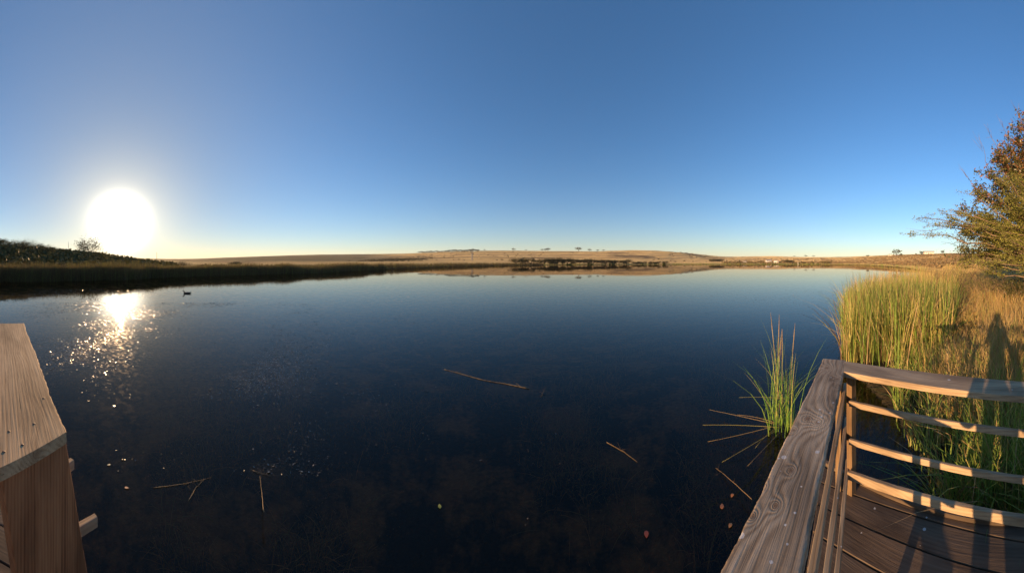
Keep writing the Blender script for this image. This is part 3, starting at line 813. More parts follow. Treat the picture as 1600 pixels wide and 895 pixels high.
# thin green and straw reeds along the far shore
X = rng.uniform(850, 1450, 5000); d = shore(X) + rng.uniform(-2, 14, 5000) * np.interp(X, [850, 1340, 1450], [1, 1, .4]); th = (X - 800) / R
pp = np.stack([np.sin(th) * d, np.cos(th) * d], 1); n = len(pp)
me = blades('far_reeds', np.column_stack([pp, np.maximum(ground(pp[:, 0], pp[:, 1]) - .03, -.3)]), rng.normal(1.3, .4, n).clip(.5, 2.4) * np.interp(X, [850, 1100, 1300, 1400], [1, .8, .8, .8]), rng.uniform(.10, .3, n) * np.interp(d, [70, 350], [.3, 1]), rng.gamma(1.5, .07, n), rng.uniform(0, 2 * pi, n), np.where(rng.uniform(0, 1, n) < .5, 0, 1) + (X > 1280) * np.where(rng.uniform(0, 1, n) < .5, 1, 0), seg=2)
tag(link('far_reeds', me, [G1, G2, G3]), 'low fringe of reeds along the far shore', 'reeds', kind='stuff')

# single clump of bulrush standing in the water beside the grey beam
rcl = empty('reed_clump', P(1222, 668), 'small clump of yellow green reeds rising from dark water beside the grey railing beam', 'reed clump')
def lc_blades(name, n, spread, hm, hs, lean, mats, seed, w=(.007, .013)):
    q = np.column_stack([rng.normal(0, spread, n), rng.normal(0, spread, n), np.full(n, -.1)])
    r_ = rng.uniform(0, 1, n)
    me = blades(name, q, rng.normal(hm, hs, n).clip(.25, 1.75), rng.uniform(*w, n), rng.gamma(1.7, lean, n).clip(0, 1.5), rng.uniform(0, 2 * pi, n), np.where(r_ < .66, 0, np.where(r_ < .92, 1, 2)), seg=6, curve=2.3)
    return link(name, me, mats, rcl)
lc_blades('leaves', 85, .12, 1.05, .32, .19, [mat('fresh_reed_green', (.17, .36, .05), .5, .35, (3, (.30, .44, .08), .35, .65), transl=.4), G1, G2], 1)
tb = Tubes(4)
for (x1, y1, hh, x0, y0) in ((1155, 621, 2.25, 1236, 624), (1098, 664, 2.42, 1222, 668), (1163, 582, 2.15, 1215, 655), (1152, 648, 2.35, 1215, 662), (1108, 640, 2.4, 1218, 664), (1168, 728, 2.4, 1224, 670), (1128, 722, 2.44, 1220, 668), (1106, 690, 2.44, 1216, 664), (1180, 700, 2.42, 1222, 664)):
    a_ = P(x0, y0, 2.35); b_ = P(x1, y1, hh); m_ = (a_ + b_) / 2 + Vector((rnd.uniform(-.04, .04), rnd.uniform(-.04, .04), .05))
    pts_ = [(a_ * (1 - t) ** 2 + m_ * 2 * t * (1 - t) + b_ * t * t) - rcl.location for t in np.linspace(0, 1, 8)]
    tb.add(pts_, [.0036 * (1 - .6 * t) for t in np.linspace(0, 1, 8)], rnd.choice([0, 0, 1]))
link('fallen_stalk', tb.mesh('fallen_stalk'), [mat('old_stalk', (.36, .25, .11), .7, .2), G2], rcl)
tb = Tubes(5)
for k in range(5):
    a_ = Vector((rnd.uniform(-.1, .1), rnd.uniform(-.1, .1), -.05)); tip = a_ + Vector((rnd.uniform(-.2, .2), rnd.uniform(-.15, .15), rnd.uniform(1.45, 1.78)))
    q_ = [a_.lerp(tip, t) for t in np.linspace(0, 1, 9)]
    tb.add(q_, [.003] * 6 + [.004, .006, .0015], 0)
link('seed_stalk', tb.mesh('seed_stalk'), [G3], rcl)

# ------------------------------------------------------------------ trees
BARK = mat('grey_brown_bark', (.16, .11, .075), .9, .1, (9, (.26, .19, .13), .35, .65))
BARK_D = mat('dark_bark', (.07, .05, .035), .9, .1)
L_TH = mat('thorn_leaf_olive', (.17, .19, .04), .6, .25, (1.5, (.27, .27, .06), .35, .65), transl=.3)
L_TH2 = mat('thorn_leaf_yellow', (.38, .36, .09), .6, .25, transl=.3)
L_RED = mat('leaf_red_brown', (.24, .09, .045), .5, .4, (6, (.30, .17, .07), .35, .65), transl=.2)
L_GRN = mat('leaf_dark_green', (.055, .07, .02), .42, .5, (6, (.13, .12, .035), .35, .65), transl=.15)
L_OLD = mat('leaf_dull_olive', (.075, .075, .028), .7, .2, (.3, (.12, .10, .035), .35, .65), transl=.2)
L_BRN = mat('scrub_twig_brown', (.20, .135, .075), .8, .1, (.2, (.28, .20, .10), .35, .65))
L_FAR = mat('far_tree_olive', (.085, .075, .035), .8, .1, (.1, (.13, .10, .045), .35, .65))

def curve_pts(a, b, sag, n=8, jit=.05):
    m = (a + b) / 2 + Vector((0, 0, sag)); L_ = (b - a).length
    out = []
    for t in np.linspace(0, 1, n):
        p = a * (1 - t) ** 2 + m * 2 * t * (1 - t) + b * t * t
        k = jit * L_ * .25 * sin(pi * t)
        out.append(p + Vector((rnd.gauss(0, k), rnd.gauss(0, k), rnd.gauss(0, k * .6))))
    return out

def near_tree(root, base, forks, targets, r0, twigs, twig_len, leaves_per, leaf_size, mats, mat_w, flat, droop=0.0, spread=.35, sag=(.2, .8), leafed_from=.35, up=.25, jitter=.05):
    """forks: points where limbs start; targets: where they end"""
    tk = Tubes(7); tw = Tubes(3); lp, ls, lm = [], [], []
    b = Vector(base)
    for f in forks:
        f = Vector(f); tk.add(curve_pts(b - Vector((0, 0, .3)), f, .15, 7, .06), np.linspace(r0, r0 * .45, 7), 0, 8)
    for tg in targets:
        tg = Vector(tg); f = min((Vector(q) for q in forks), key=lambda q: (q - tg).length + rnd.uniform(0, 1))
        Lm = (tg - f).length
        cp = curve_pts(f, tg, rnd.uniform(*sag) * Lm * .3, 10, jitter)
        ra_ = np.linspace(min(r0 * .38, .012 + Lm * .011), .006, 10)
        tk.add(cp, ra_, 0, 5)
        for _ in range(twigs):
            t = rnd.uniform(leafed_from, 1.0); k = min(int(t * 9), 8); fr_ = t * 9 - k
            o_ = cp[k].lerp(cp[k + 1], fr_); ax = (cp[k + 1] - cp[k]).normalized()
            d_ = (ax * rnd.uniform(.2, 1) + Vector((rnd.gauss(0, 1), rnd.gauss(0, 1), rnd.gauss(0, 1) * (1 - flat) + up)) * .9).normalized()
            TL = twig_len * rnd.uniform(.5, 1.3)
            e_ = o_ + d_ * TL - Vector((0, 0, droop * TL))
            q_ = curve_pts(o_, e_, .1 * TL, 4, .12)
            tw.add(q_, [.0045, .004, .003, .0015], 0, 3)
            for _l in range(leaves_per):
                u_ = rnd.uniform(.25, 1.05); kk = min(int(u_ * 3), 2)
                c_ = q_[kk].lerp(q_[kk + 1], u_ * 3 - kk)
                lp.append((c_.x + rnd.gauss(0, spread * .22), c_.y + rnd.gauss(0, spread * .22), c_.z + rnd.gauss(0, spread * .22 * (1 - flat * .7))))
                ls.append(leaf_size * rnd.uniform(.6, 1.35)); lm.append(mat_w(c_, tg))
    loc = root.location
    def shift(me): me.transform(Matrix.Translation(-loc)); return me
    link('trunk', shift(tk.mesh('trunk')), [BARK], root)
    link('twigs', shift(tw.mesh('twigs')), [BARK], root)
    link('crown', shift(leaf_quads('crown', lp, ls, lm, flat=flat * .5)), mats, root)

# red-brown broad-leaved tree behind
tb0 = H(1668, 14.5, .55); tb0.z = float(ground(np.array([tb0.x]), np.array([tb0.y]))[0])
redt = empty('broadleaf_tree', tb0, 'tall tree with red brown and dark green leaves behind the thorn tree', 'tree')
fk = [tb0 + Vector((rnd.uniform(-.5, .5), rnd.uniform(-.5, .5), rnd.uniform(1.3, 2.2))) for _ in range(4)]
tg = []
def to_pt(x, y, d):
    th = (x - 800) / R; return Vector((d * sin(th), d * cos(th), CZ + (HY - y) / R * d))
edge_red = [(1492, 385), (1494, 350), (1500, 320), (1515, 292), (1530, 262), (1545, 235), (1562, 215), (1580, 200), (1598, 172), (1615, 150)]
for (ex_, ey_) in edge_red:
    for k in range(4): tg.append(to_pt(ex_ + 6 + rnd.uniform(0, 12) * k, ey_ + rnd.uniform(2, 10) * (1 + k), 13.6 + rnd.uniform(-1.4, 1.6)))
for k in range(70):
    y_ = rnd.uniform(190, 425); x_lo = np.interp(y_, [150, 200, 235, 262, 320, 425], [1612, 1585, 1552, 1536, 1508, 1505])
    tg.append(to_pt(rnd.uniform(x_lo + 10, 1720), y_, 14 + rnd.uniform(-1.8, 1.8)))
near_tree(redt, tb0, fk, tg, .20, 26, .60, 22, .135, [L_GRN, L_RED], lambda c_, t_: 1 if rnd.random() < np.interp(c_.z, [2.5, 4, 6.5, 9], [.03, .08, .30, .50]) else 0, .15, spread=.45, leafed_from=.4)

# thorn tree in front, long flat branches reaching to the left
tb1 = H(1690, 11.5, .6); tb1.z = float(ground(np.array([tb1.x]), np.array([tb1.y]))[0])
th_t = empty('thorn_tree', tb1, 'thorn tree with long flat yellow olive branches reaching over the right bank', 'tree')
fk = [tb1 + Vector((rnd.uniform(-.4, .4), rnd.uniform(-.4, .4), z_)) for z_ in (1.0, 1.7, 2.4)]
tg = [to_pt(1440, 340, 10.6), to_pt(1462, 346, 10.4), to_pt(1425, 366, 10.8), to_pt(1478, 338, 10.2), to_pt(1500, 350, 10.0), to_pt(1492, 330, 11), to_pt(1452, 352, 10.9), to_pt(1470, 333, 10.7)]
for k in range(95):
    y_ = rnd.choice([rnd.uniform(268, 345), rnd.uniform(300, 420), rnd.uniform(345, 410)]); lo_ = np.interp(y_, [240, 270, 300, 325, 345, 420, 450], [1590, 1560, 1522, 1496, 1492, 1508, 1540])
    tg.append(to_pt(rnd.uniform(lo_, 1700), y_, 10.8 + rnd.uniform(-1.6, 1.4)))
near_tree(th_t, tb1, fk, tg, .17, 26, .55, 34, .062, [L_TH, L_TH2], lambda c_, t_: 1 if rnd.random() < .3 else 0, .72, spread=.36, sag=(-.1, .45), leafed_from=.35, up=.05, jitter=.07)
# bare twigs poking out of the crown
for (x0, y0, x1, y1) in ((1560, 235, 1537, 193), (1575, 222, 1563, 186), (1602, 215, 1588, 170), (1545, 262, 1528, 214), (1512, 380, 1480, 372), (1505, 388, 1470, 378), (1520, 352, 1418, 365), (1598, 190, 1583, 165), (1530, 300, 1498, 262)):
    tb = Tubes(3); a_, b_ = to_pt(x0, y0, 12.2), to_pt(x1, y1, 12.0)
    tb.add([q_ - th_t.location for q_ in curve_pts(a_, b_, .1, 6, .15)], np.linspace(.014, .004, 6))
    for j_ in range(3):
        m_ = a_.lerp(b_, rnd.uniform(.3, .8)); tb.add([m_ - th_t.location, m_ + (b_ - a_) * .3 + Vector((rnd.gauss(0, .15), rnd.gauss(0, .15), rnd.gauss(0, .2))) - th_t.location], [.007, .003])
    link('bare_twig', tb.mesh('bare_twig'), [BARK], th_t)

# bushes below the tree
def bush(name, loc, rx, rz_, n, leaf, mats, label, cat, group=None, tw_n=60, rr=None):
    r = empty(name, loc, label, cat, group)
    c = rng.normal(size=(n, 3)); c /= np.linalg.norm(c, axis=1)[:, None]; c *= rng.uniform(.35, 1, n)[:, None] ** .6
    lump = 1 + .28 * np.sin(c[:, 0] * 5 + loc[0]) * np.cos(c[:, 1] * 4 + loc[1]) + .15 * np.sin(c[:, 2] * 9)
    c *= lump[:, None]; c[:, 2] = np.abs(c[:, 2]); c *= np.array([rx, rx, rz_])
    link('crown', leaf_quads('crown', c, rng.uniform(.6, 1.3, n) * leaf, rng.integers(0, len(mats), n)), mats, r)
    t = Tubes(3)
    for _ in range(tw_n):
        k = rng.integers(0, n); e = Vector(c[k]) * rnd.uniform(.9, 1.12)
        t.add(curve_pts(Vector((rnd.gauss(0, .08), rnd.gauss(0, .08), -.1)), e, rx * .1, 5, .2), np.linspace(.02, .004, 5) * min(1.5, rx))
    link('trunk', t.mesh('trunk'), [BARK], r)
    return r
def gz(v): return Vector((v.x, v.y, float(ground(np.array([v.x]), np.array([v.y]))[0])))
Lw = mat('grey_thicket', (.24, .19, .11), .8, .1, (.8, (.32, .25, .12), .35, .65), transl=.2)
bush('thorn_bush', gz(H(1500, 17)), 2.0, 1.75, 9000, .055, [Lw, L_TH], 'grey olive thorn bush at the left foot of the big tree', 'bush', tw_n=160)
bush('thorn_bush', gz(H(1545, 14.5)), 1.9, 1.55, 9000, .05, [L_TH, Lw], 'olive thorn bush under the overhanging branches', 'bush', tw_n=160)
bush('thorn_bush', gz(H(1470, 26)), 2.2, 1.6, 6000, .07, [Lw], 'bare grey twiggy bush on the bank behind the orange grass', 'bush', tw_n=160)
bush('thorn_bush', gz(H(1592, 13.2)), 1.5, 1.5, 9000, .07, [L_GRN, L_OLD], 'dark olive bush put in for the shade beneath the tree, right edge', 'bush', tw_n=120)  # dark foliage stands in for the shaded hollow under the crown

# far scrub on the slope at the right: one mass of small clumps
def scrub(name, n, x0, x1, d0f, d1, sz, mats, label, seed=0, thr=-.3, leaf=.35, mask=None):
    X = rng.uniform(x0, x1, n); u = rng.uniform(0, 1, n); d0 = d0f(X); d = d0 * (np.maximum(d1(X), d0 * 1.05) / d0) ** u
    th = (X - 800) / R; px, py = np.sin(th) * d, np.cos(th) * d
    k = hnoise(px * .05, py * .05) + rng.normal(0, .25, n) > thr
    if mask is not None: k &= rng.uniform(0, 1, n) < mask(X, u)
    px, py, d = px[k], py[k], d[k]; n = len(px)
    z = ground(px, py); m = 16
    off = rng.normal(size=(n, m, 3)); off /= np.linalg.norm(off, axis=2)[..., None]; off *= rng.uniform(.4, 1, (n, m, 1))
    off[..., 2] = np.abs(off[..., 2])
    s = rng.uniform(.5, 1.3, n)[:, None, None] * sz
    c = np.stack([px, py, z], 1)[:, None, :] + off * s * np.array([1.2, 1.2, .8])
    return tag(link(name, leaf_quads(name, c.reshape(-1, 3), np.repeat(rng.uniform(.6, 1.2, n) * sz * leaf * 1.6, m), rng.integers(0, len(mats), n * m), aspect=.7), mats), label, 'scrub', kind='stuff')
scrub('scrub', 4200, 1290, 1560, lambda X: np.interp(X, [1290, 1340, 1400, 1450, 1500, 1560], [430, 300, 170, 100, 60, 45]), lambda X: np.interp(X, [1290, 1350, 1400, 1450, 1560], [1100, 850, 650, 560, 420]), 1.5, [L_BRN, L_BRN, Lw], 'brown leafless scrub covering the slope behind the right bank')
scrub('scrub', 6000, 540, 720, lambda X: 350 + 0 * X, lambda X: 1150 + 0 * X, 2.2, [L_BRN, L_OLD], 'brown scrub patch on the lower slope of the middle hill', thr=-.1, mask=lambda X, u: np.exp(-((X - 628) / 42) ** 2 - ((u - .45 - (X - 628) / 160) / .28) ** 2))
scrub('bank_thicket', 4200, -150, 270, lambda X: shore(X) + 8, lambda X: np.interp(X, [-150, 100, 300], [110, 110, 90]), 1.8, [L_OLD, L_OLD], 'dark thicket filling the left bank behind the reeds', thr=-.9)
scrub('bank_thicket', 1400, 300, 640, lambda X: shore(X) + 8, lambda X: shore(X) + 60, 1.1, [L_OLD, DG], 'low dark growth behind the reed bed towards the middle hill', thr=-.3)
scrub('far_scrub', 900, 1130, 1300, lambda X: shore(X) + 10, lambda X: 1500 + 0 * X, 4.0, [L_BRN, L_OLD], 'sparse brown scrub around the far houses across the lake', thr=0.05)

# flat-topped thorn trees, four kinds, copied
def flat_tree(name, hgt, wid, nleaf, leaf, mats, label, group, seed, open_=0.0, thick=.22):
    rnd.seed(seed)
    r = empty(name, (0, 0, 0), label, 'tree', group)
    t = Tubes(5); nl = 6; cl = []
    fork = Vector((rnd.uniform(-.1, .1) * wid, 0, hgt * .28))
    t.add([(0, 0, -.3), fork * .5, fork], [wid * .035, wid * .03, wid * .024])
    for k in range(nl):
        a = 2 * pi * k / nl + rnd.uniform(-.3, .3); q = rnd.uniform(.45, .95)
        e = Vector((cos(a) * wid * .5 * q, sin(a) * wid * .5 * q, hgt * (1 - .25 * q * q) * rnd.uniform(.82, .98)))
        cp = curve_pts(fork, e, -hgt * .05, 6, .12); t.add(cp, np.linspace(wid * .018, wid * .004, 6), 0, 4)
        for j in range(3):
            e2 = e + Vector((rnd.gauss(0, .16) * wid, rnd.gauss(0, .16) * wid, rnd.uniform(-.02, .08) * hgt))
            t.add(curve_pts(cp[3], e2, 0, 4, .1), np.linspace(wid * .008, wid * .003, 4), 0, 3); cl.append(e2)
        cl.append(e)
    cl.append(Vector((0, 0, hgt * .95)))
    cc = []
    for k in range(nleaf):
        c_ = rnd.choice(cl); s_ = rnd.uniform(.4, 1)
        cc.append((c_.x + rnd.gauss(0, .095) * wid, c_.y + rnd.gauss(0, .095) * wid, c_.z + rnd.gauss(0, thick * .25) * hgt))
    link('trunk', t.mesh('trunk'), [BARK_D], r)
    link('crown', leaf_quads('crown', cc, rng.uniform(.6, 1.3, nleaf) * leaf, rng.integers(0, len(mats), nleaf), flat=.4, aspect=.6), mats, r)
    return r
used = set()
def put(proto, x, d, s, label=None, group=None, sz=1.0, rz=None, dz=0.0):
    o = proto if proto not in used else copy_tree(proto)
    used.add(proto)
    v = gz(H(x, d)); o.location = v + Vector((0, 0, dz)); o.scale = (s, s, s * sz); o.rotation_euler = (0, 0, rnd.uniform(0, 6) if rz is None else rz)
    if label: o['label'] = label
    if group: o['group'] = group
    return o
kinds = [flat_tree('flat_topped_tree', 5.0, 7.0, 2600, .30, [L_OLD, L_FAR], 'x', None, 101 + k, thick=t_) for k, t_ in enumerate((.40, .5, .7, .45))]
GL = 'dark flat topped trees along the left bank'
LB_ = [(-14, 100, 1.05, 1.05, None), (34, 78, .75, 1.0, None), (72, 76, .65, .9, None), (108, 80, .5, .9, None), (4, 92, 1.0, 1.0, 'tallest dark flat topped tree at the far left edge'), (24, 84, .85, 1.0, None), (44, 96, .95, .95, None), (62, 88, .8, .9, 'flat topped tree with sky gaps under its crown at the left'),
       (80, 98, .75, .8, None), (98, 90, .62, .8, None), (118, 95, .55, .8, None), (156, 92, .55, .75, None), (176, 100, .55, .7, None), (196, 96, .5, .7, None),
       (214, 90, .45, .7, None), (232, 84, .40, .7, None), (250, 86, .38, .7, None), (268, 80, .36, .7, None), (-30, 90, 1.0, 1.1, None), (14, 62, .65, .8, None), (50, 64, .6, .8, None), (88, 66, .55, .8, None), (128, 62, .45, .8, None), (170, 66, .42, .8, None), (206, 62, .36, .8, None)]
for k, (x_, d_, s_, z_, lb) in enumerate(LB_):
    put(kinds[k % 4], x_, d_, s_, lb or 'dark flat topped tree in the row along the left bank', GL, z_, dz=-1.9 if x_ < 60 else -1.2)
put(kinds[2], 286, 62, .42, 'dark bushy tree standing at the end of the left bank tree row', GL, .85)
put(kinds[0], 368, 92, .62, 'small umbrella shaped tree standing alone above the reeds left of centre', None, .62)
put(kinds[3], 440, 120, .3, 'low dark bush just above the reed tops left of centre', None, .7)
lone = flat_tree('lone_tree', 6.6, 8.2, 1700, .40, [L_FAR, L_BRN], 'open crowned lone tree standing against the glow beside the sun', None, 140, thick=.9)
lone.location = gz(H(139, 108)) + Vector((0, 0, -1.3)); lone.scale = (1.3, 1.3, .9)

GF = 'flat topped trees along the far shore'
ftree = [flat_tree('far_flat_topped_tree', 5.0, 9.0, 900, .72, [L_FAR, L_OLD], 'x', None, 201 + k, thick=.75) for k in range(3)]
xs_ = [806, 817, 828, 843, 851, 858, 864, 871, 879, 886, 893, 899, 906, 913, 919, 926, 933, 940, 946, 953, 960, 967, 974, 981, 990, 999, 1008, 1018, 1029, 1040]
for k, x_ in enumerate(xs_):
    big = 1.15 if 845 < x_ < 915 else (1.0 if x_ < 985 else .62)
    sp_ = {858: 'tallest flat topped tree in the far shore row', 1040: 'rightmost small tree of the far shore row', 806: 'leftmost rounded tree of the far shore row'}.get(x_)
    put(ftree[k % 3], x_, float(shore(x_)) + 4 + rnd.uniform(0, 14), big * rnd.uniform(.8, 1.1), sp_ or 'dark flat topped tree in the row along the far shore', GF, .95)
for k in range(26):
    x_ = rnd.uniform(850, 1040)
    put(ftree[k % 3], x_, float(shore(x_)) + rnd.uniform(1, 6), .5 * rnd.uniform(.7, 1.1), 'dark flat topped tree in the row along the far shore', GF, .9)
# green shrubs below
GSH = mat('shore_shrub_green', (.19, .20, .05), .7, .2, transl=.2)
sb = None
for k, x_ in enumerate((887, 891, 920, 924, 953, 958, 1004, 1037)):
    if sb is None:
        sb = bush('shore_shrub', gz(H(x_, float(shore(x_)) - .5)), 1.9, 1.9, 160, 1.0, [GSH], 'bright green shrub at the water in front of the far tree row', 'shrub', 'green shrubs below the far trees', tw_n=6)
    else:
        c_ = copy_tree(sb); c_.location = gz(H(x_, float(shore(x_)) - .5)); c_.scale = (rnd.uniform(.7, 1.1),) * 3
# shrubs dotted over the hills
hs = flat_tree('hill_tree', 5, 7, 150, 1.1, [L_FAR], 'x', None, 301, thick=.5)
GH = 'small dark trees along the hill crest'
def crest_d(x): return float(np.interp(x, FX, T_RD))
for k in range(46):
    x_ = 655 + k * 2.05 + rnd.uniform(-.8, .8)
    put(hs, x_, crest_d(x_) * rnd.uniform(.90, .99), rnd.uniform(1.4, 2.4), 'tiny dark tree in the line along the crest of the middle hill', GH, .8)
for (x_, s_, lb) in ((757, 1.3, 'small dark tree just right of the pale strip on the crest'), (802, 2.2, 'single crest tree above the left end of the far tree row'), (847, 1.8, 'leftmost dark bush of the clump on the crest'), (852, 2.0, 'middle dark bush of the clump on the crest'),
                     (856, 2.6, 'short tree ending the bush clump on the crest'), (904, 3.6, 'tallest lone tree on the hill crest right of centre'), (921, 2.2, 'rounded bush on the crest right of the tallest lone tree'), (934, 1.6, 'little crest tree just right of the rounded bush'), (943, 1.5, 'rightmost little tree in the row of single crest trees'), (822, 1.3, 'little tree between the left crest tree and the bush clump')):
    put(hs, x_, crest_d(x_) * .985, s_, lb, 'single trees on the hill crest', .9)
for k in range(60):
    x_ = rnd.choice([rnd.uniform(690, 1110), rnd.uniform(640, 860)]); 
    put(hs, x_, rnd.uniform(500, 1150), rnd.uniform(.4, .95), 'tiny dark shrub dotted on the golden hillside', 'shrubs dotted over the golden hills', .7)
for k in range(26):
    x_ = rnd.uniform(1045, 1128); put(hs, x_, crest_d(x_) * rnd.uniform(.7, .97), rnd.uniform(.7, 1.5), 'dark shrub on the right shoulder of the golden hill', 'shrubs on the right shoulder of the hill', .6)
for k in range(6):
    put(ftree[k % 3], 1112 + k * 3.0, 700 + k * 9, 1.5, 'dark tree in the cluster where the golden hill meets the far shore', 'tree cluster at the right end of the golden hill', .9)
for k in range(5):
    put(ftree[k % 3], 1224 + k * 3.4, 560 + k * 6, .95, 'dark tree in the cluster right of the far white houses', 'tree cluster by the far houses', .95)
for (x_, s_, lb) in ((1241, 2.0, 'small tree on the far right skyline, first from the left'), (1259, 3.0, 'small tree on the far right skyline, second from the left'), (1271, 2.5, 'small tree on the far right skyline, third from the left')):
    put(hs, x_, crest_d(x_) * .98, s_ * 1.1, lb, None, .8)
hs2 = flat_tree('round_tree', 5, 6, 500, .8, [L_OLD, L_FAR], 'dark round tree left of the white shed on the right skyline', None, 401, thick=1.0)
hs2.location = gz(H(1440, 520)); hs2.scale = (1.3, 1.3, .95); used.add(hs2)
put(hs2, 1473, 520, 1.05, 'dark round tree right of the white shed on the right skyline', None, .9)
put(hs2, 1408, 560, 1.0, 'low dark tree beside the pale bare tree on the right skyline', None, .7)
put(hs, 1401, 560, 2.4, 'pale bare tree on the right skyline', None, 1.0, dz=0)
put(hs2, 1431, 560, .5, 'small bush left of the dark round tree on the right skyline', None, .8)
put(hs2, 1356, 900, 1.6, 'wide low tree on the skyline above the yellow field', None, .55)

# ------------------------------------------------------------------ far buildings, poles
M_WALL = mat('white_wall', (.75, .70, .62), .8); M_ROOF = mat('grey_roof', (.35, .32, .30), .6, .4); M_WIN = mat('dark_window', (.03, .03, .035), .2, .5)
def house(x, d, w, dp, h, rz, label, cat='house', dz=0.0):
    e = empty('house', gz(H(x, d)) + Vector((0, 0, dz)), label, cat, None, rz)
    def boxmesh(nm, x0, x1, y0, y1, z0, z1, m, par):
        v = [(a, b, c) for c in (z0, z1) for a, b in ((x0, y0), (x1, y0), (x1, y1), (x0, y1))]
        me = bpy.data.meshes.new(nm); me.from_pydata(v, [], [(3, 2, 1, 0), (4, 5, 6, 7), (0, 1, 5, 4), (1, 2, 6, 5), (2, 3, 7, 6), (3, 0, 4, 7)]); me.update(); return link(nm, me, m, par)
    boxmesh('wall', -w / 2, w / 2, -dp / 2, dp / 2, -2, h, M_WALL, e)
    me = bpy.data.meshes.new('roof'); o_ = .4
    v = [(-w / 2 - o_, -dp / 2 - o_, h), (w / 2 + o_, -dp / 2 - o_, h), (w / 2 + o_, dp / 2 + o_, h), (-w / 2 - o_, dp / 2 + o_, h), (-w / 2 - o_, 0, h + dp * .22), (w / 2 + o_, 0, h + dp * .22)]
    me.from_pydata(v, [], [(0, 1, 5, 4), (2, 3, 4, 5), (0, 4, 3), (1, 2, 5), (3, 2, 1, 0)]); me.update(); link('roof', me, M_ROOF, e)
    nwin = max(2, int(w / 4))
    for k in range(nwin):
        cx = -w / 2 + (k + .5) * w / nwin
        if k == nwin // 2: boxmesh('door', cx - .5, cx + .5, -dp / 2 - .03, -dp / 2 + .05, .05, 2.1, M_WIN, e)
        else: boxmesh('window', cx - .7, cx + .7, -dp / 2 - .03, -dp / 2 + .05, 1.0, 2.1, M_WIN, e)
    return e
def face(x): return -(x - 800) / R
house(1201, 620, 12, 7, 2.8, face(1201) + .3, 'small white house, left one of the pair across the lake', dz=3.0)
house(1213, 620, 10, 6, 2.8, face(1213) - .2, 'small white house, right one of the pair across the lake', dz=1.6)
house(1164, 560, 8, 5, 2.4, face(1164), 'pale little house low on the shore left of the white pair', dz=.4)
house(1451, 560, 22, 9, 3.2, face(1451), 'long white shed on the right skyline between two dark trees', 'shed', dz=.5)
house(1391, 700, 9, 6, 2.8, face(1391), 'small pale house on the right skyline left of the pale bare tree', dz=.6)
house(1402, 690, 12, 6, 2.6, face(1402) + .4, 'small pale house below the pale bare tree on the right skyline', dz=-2.5)
def pole(x, d, h, r, label, m, arm=0.0, nm='utility_pole', cat='pole'):
    e = empty(nm, gz(H(x, d)), label, cat, None, face(x))
    t = Tubes(8); t.add([(0, 0, -.3), (0, 0, h)], [r, r * .7]); link('shaft', t.mesh('shaft'), m, e)
    if arm:
        t = Tubes(5); t.add([(-arm, 0, h * .94), (arm, 0, h * .94)], [r * .6, r * .6]); link('crossarm', t.mesh('crossarm'), m, e)
    return e
M_POLE = mat('pole_timber', (.14, .10, .08), .8)
pole(107, 118, 4.6, .09, 'thin dark pole above the left bank trees, left of the lone tree', M_POLE)
pole(245, 105, 4.2, .08, 'thin pole in the glow just right of the sun', M_POLE)
pole(1463, 540, 8.0, .12, 'thin pole beside the long white shed', M_POLE, .8)
M_WHITE = mat('white_paint', (.8, .78, .72), .5)
pole(1247, 262, 2.9, .22, 'white marker post standing in the water near the far shore', M_WHITE, nm='marker_post', cat='post')
bpy.data.objects['marker_post'].location.z = -.3
# pale cleared strip running down the middle hill
xs2, v, f = [], [], []
dd = np.linspace(560, 1185, 40)
for k, d_ in enumerate(dd):
    for xx in (736.6, 738.4):
        q_ = gz(H(xx, d_)); v.append((q_.x, q_.y, q_.z + .12))
for k in range(39): f.append((2 * k, 2 * k + 1, 2 * k + 3, 2 * k + 2))
me = bpy.data.meshes.new('path'); me.from_pydata(v, [], f); me.update()
tag(link('path', me, mat('bare_pale_soil', (.62, .46, .26), .95, .05)), 'pale strip running straight down the middle hill', kind='structure')

# ------------------------------------------------------------------ things in the water
M_STEM = mat('sodden_stem', (.20, .13, .065), .7, .2)
M_STICK = mat('wet_stick', (.22, .15, .085), .6, .3, (14, (.10, .07, .04), .35, .65))
def stick(name, pts, r, label, m=M_STICK, cat='stick', lift=0.0, hs_=None):
    a0 = P(*pts[0], CZ)
    pw = []
    for q_, (x_, y_) in enumerate(pts):
        hh = CZ - (hs_[q_] if hs_ else lift); pw.append(P(x_, y_, hh))
    dense = []
    for k in range(len(pw) - 1):
        for t in np.linspace(0, 1, 7)[:-1]: dense.append(pw[k].lerp(pw[k + 1], t) + Vector((rnd.gauss(0, r * .25), rnd.gauss(0, r * .25), rnd.gauss(0, r * .15))))
    dense.append(pw[-1])
    org = pw[0].copy(); t = Tubes(6); t.add([q_ - org for q_ in dense], np.linspace(r, r * .45, len(dense)))
    for k in range(3):
        q_ = dense[rnd.randrange(2, len(dense) - 2)]; t.add([q_ - org, q_ - org + Vector((rnd.gauss(0, .06), rnd.gauss(0, .06), .02))], [r * .35, r * .15])
    o = link(name, t.mesh(name), m); o.location = org; return tag(o, label, cat)
stick('floating_stick', [(827, 607), (792, 600), (752, 593), (718, 583), (694, 577)], .012, 'long brown stick floating in the middle of the dark water', lift=.005)
stick('fallen_reed', [(948, 691), (975, 706), (996, 722)], .0042, 'thin pale reed stem floating below and right of the long stick', M_STEM, 'reed stem', lift=.004)
stick('fallen_reed', [(1175, 780), (1150, 757), (1128, 738), (1118, 731)], .0038, 'straw coloured reed stem poking from the water beside the grey beam', M_STEM, 'reed stem', hs_=[.10, .06, .02, .005])
stick('fallen_reed', [(412, 800), (409, 770), (406, 742)], .0038, 'thin pale stem standing out of the water at lower left', M_STEM, 'reed stem', hs_=[.16, .05, 0])
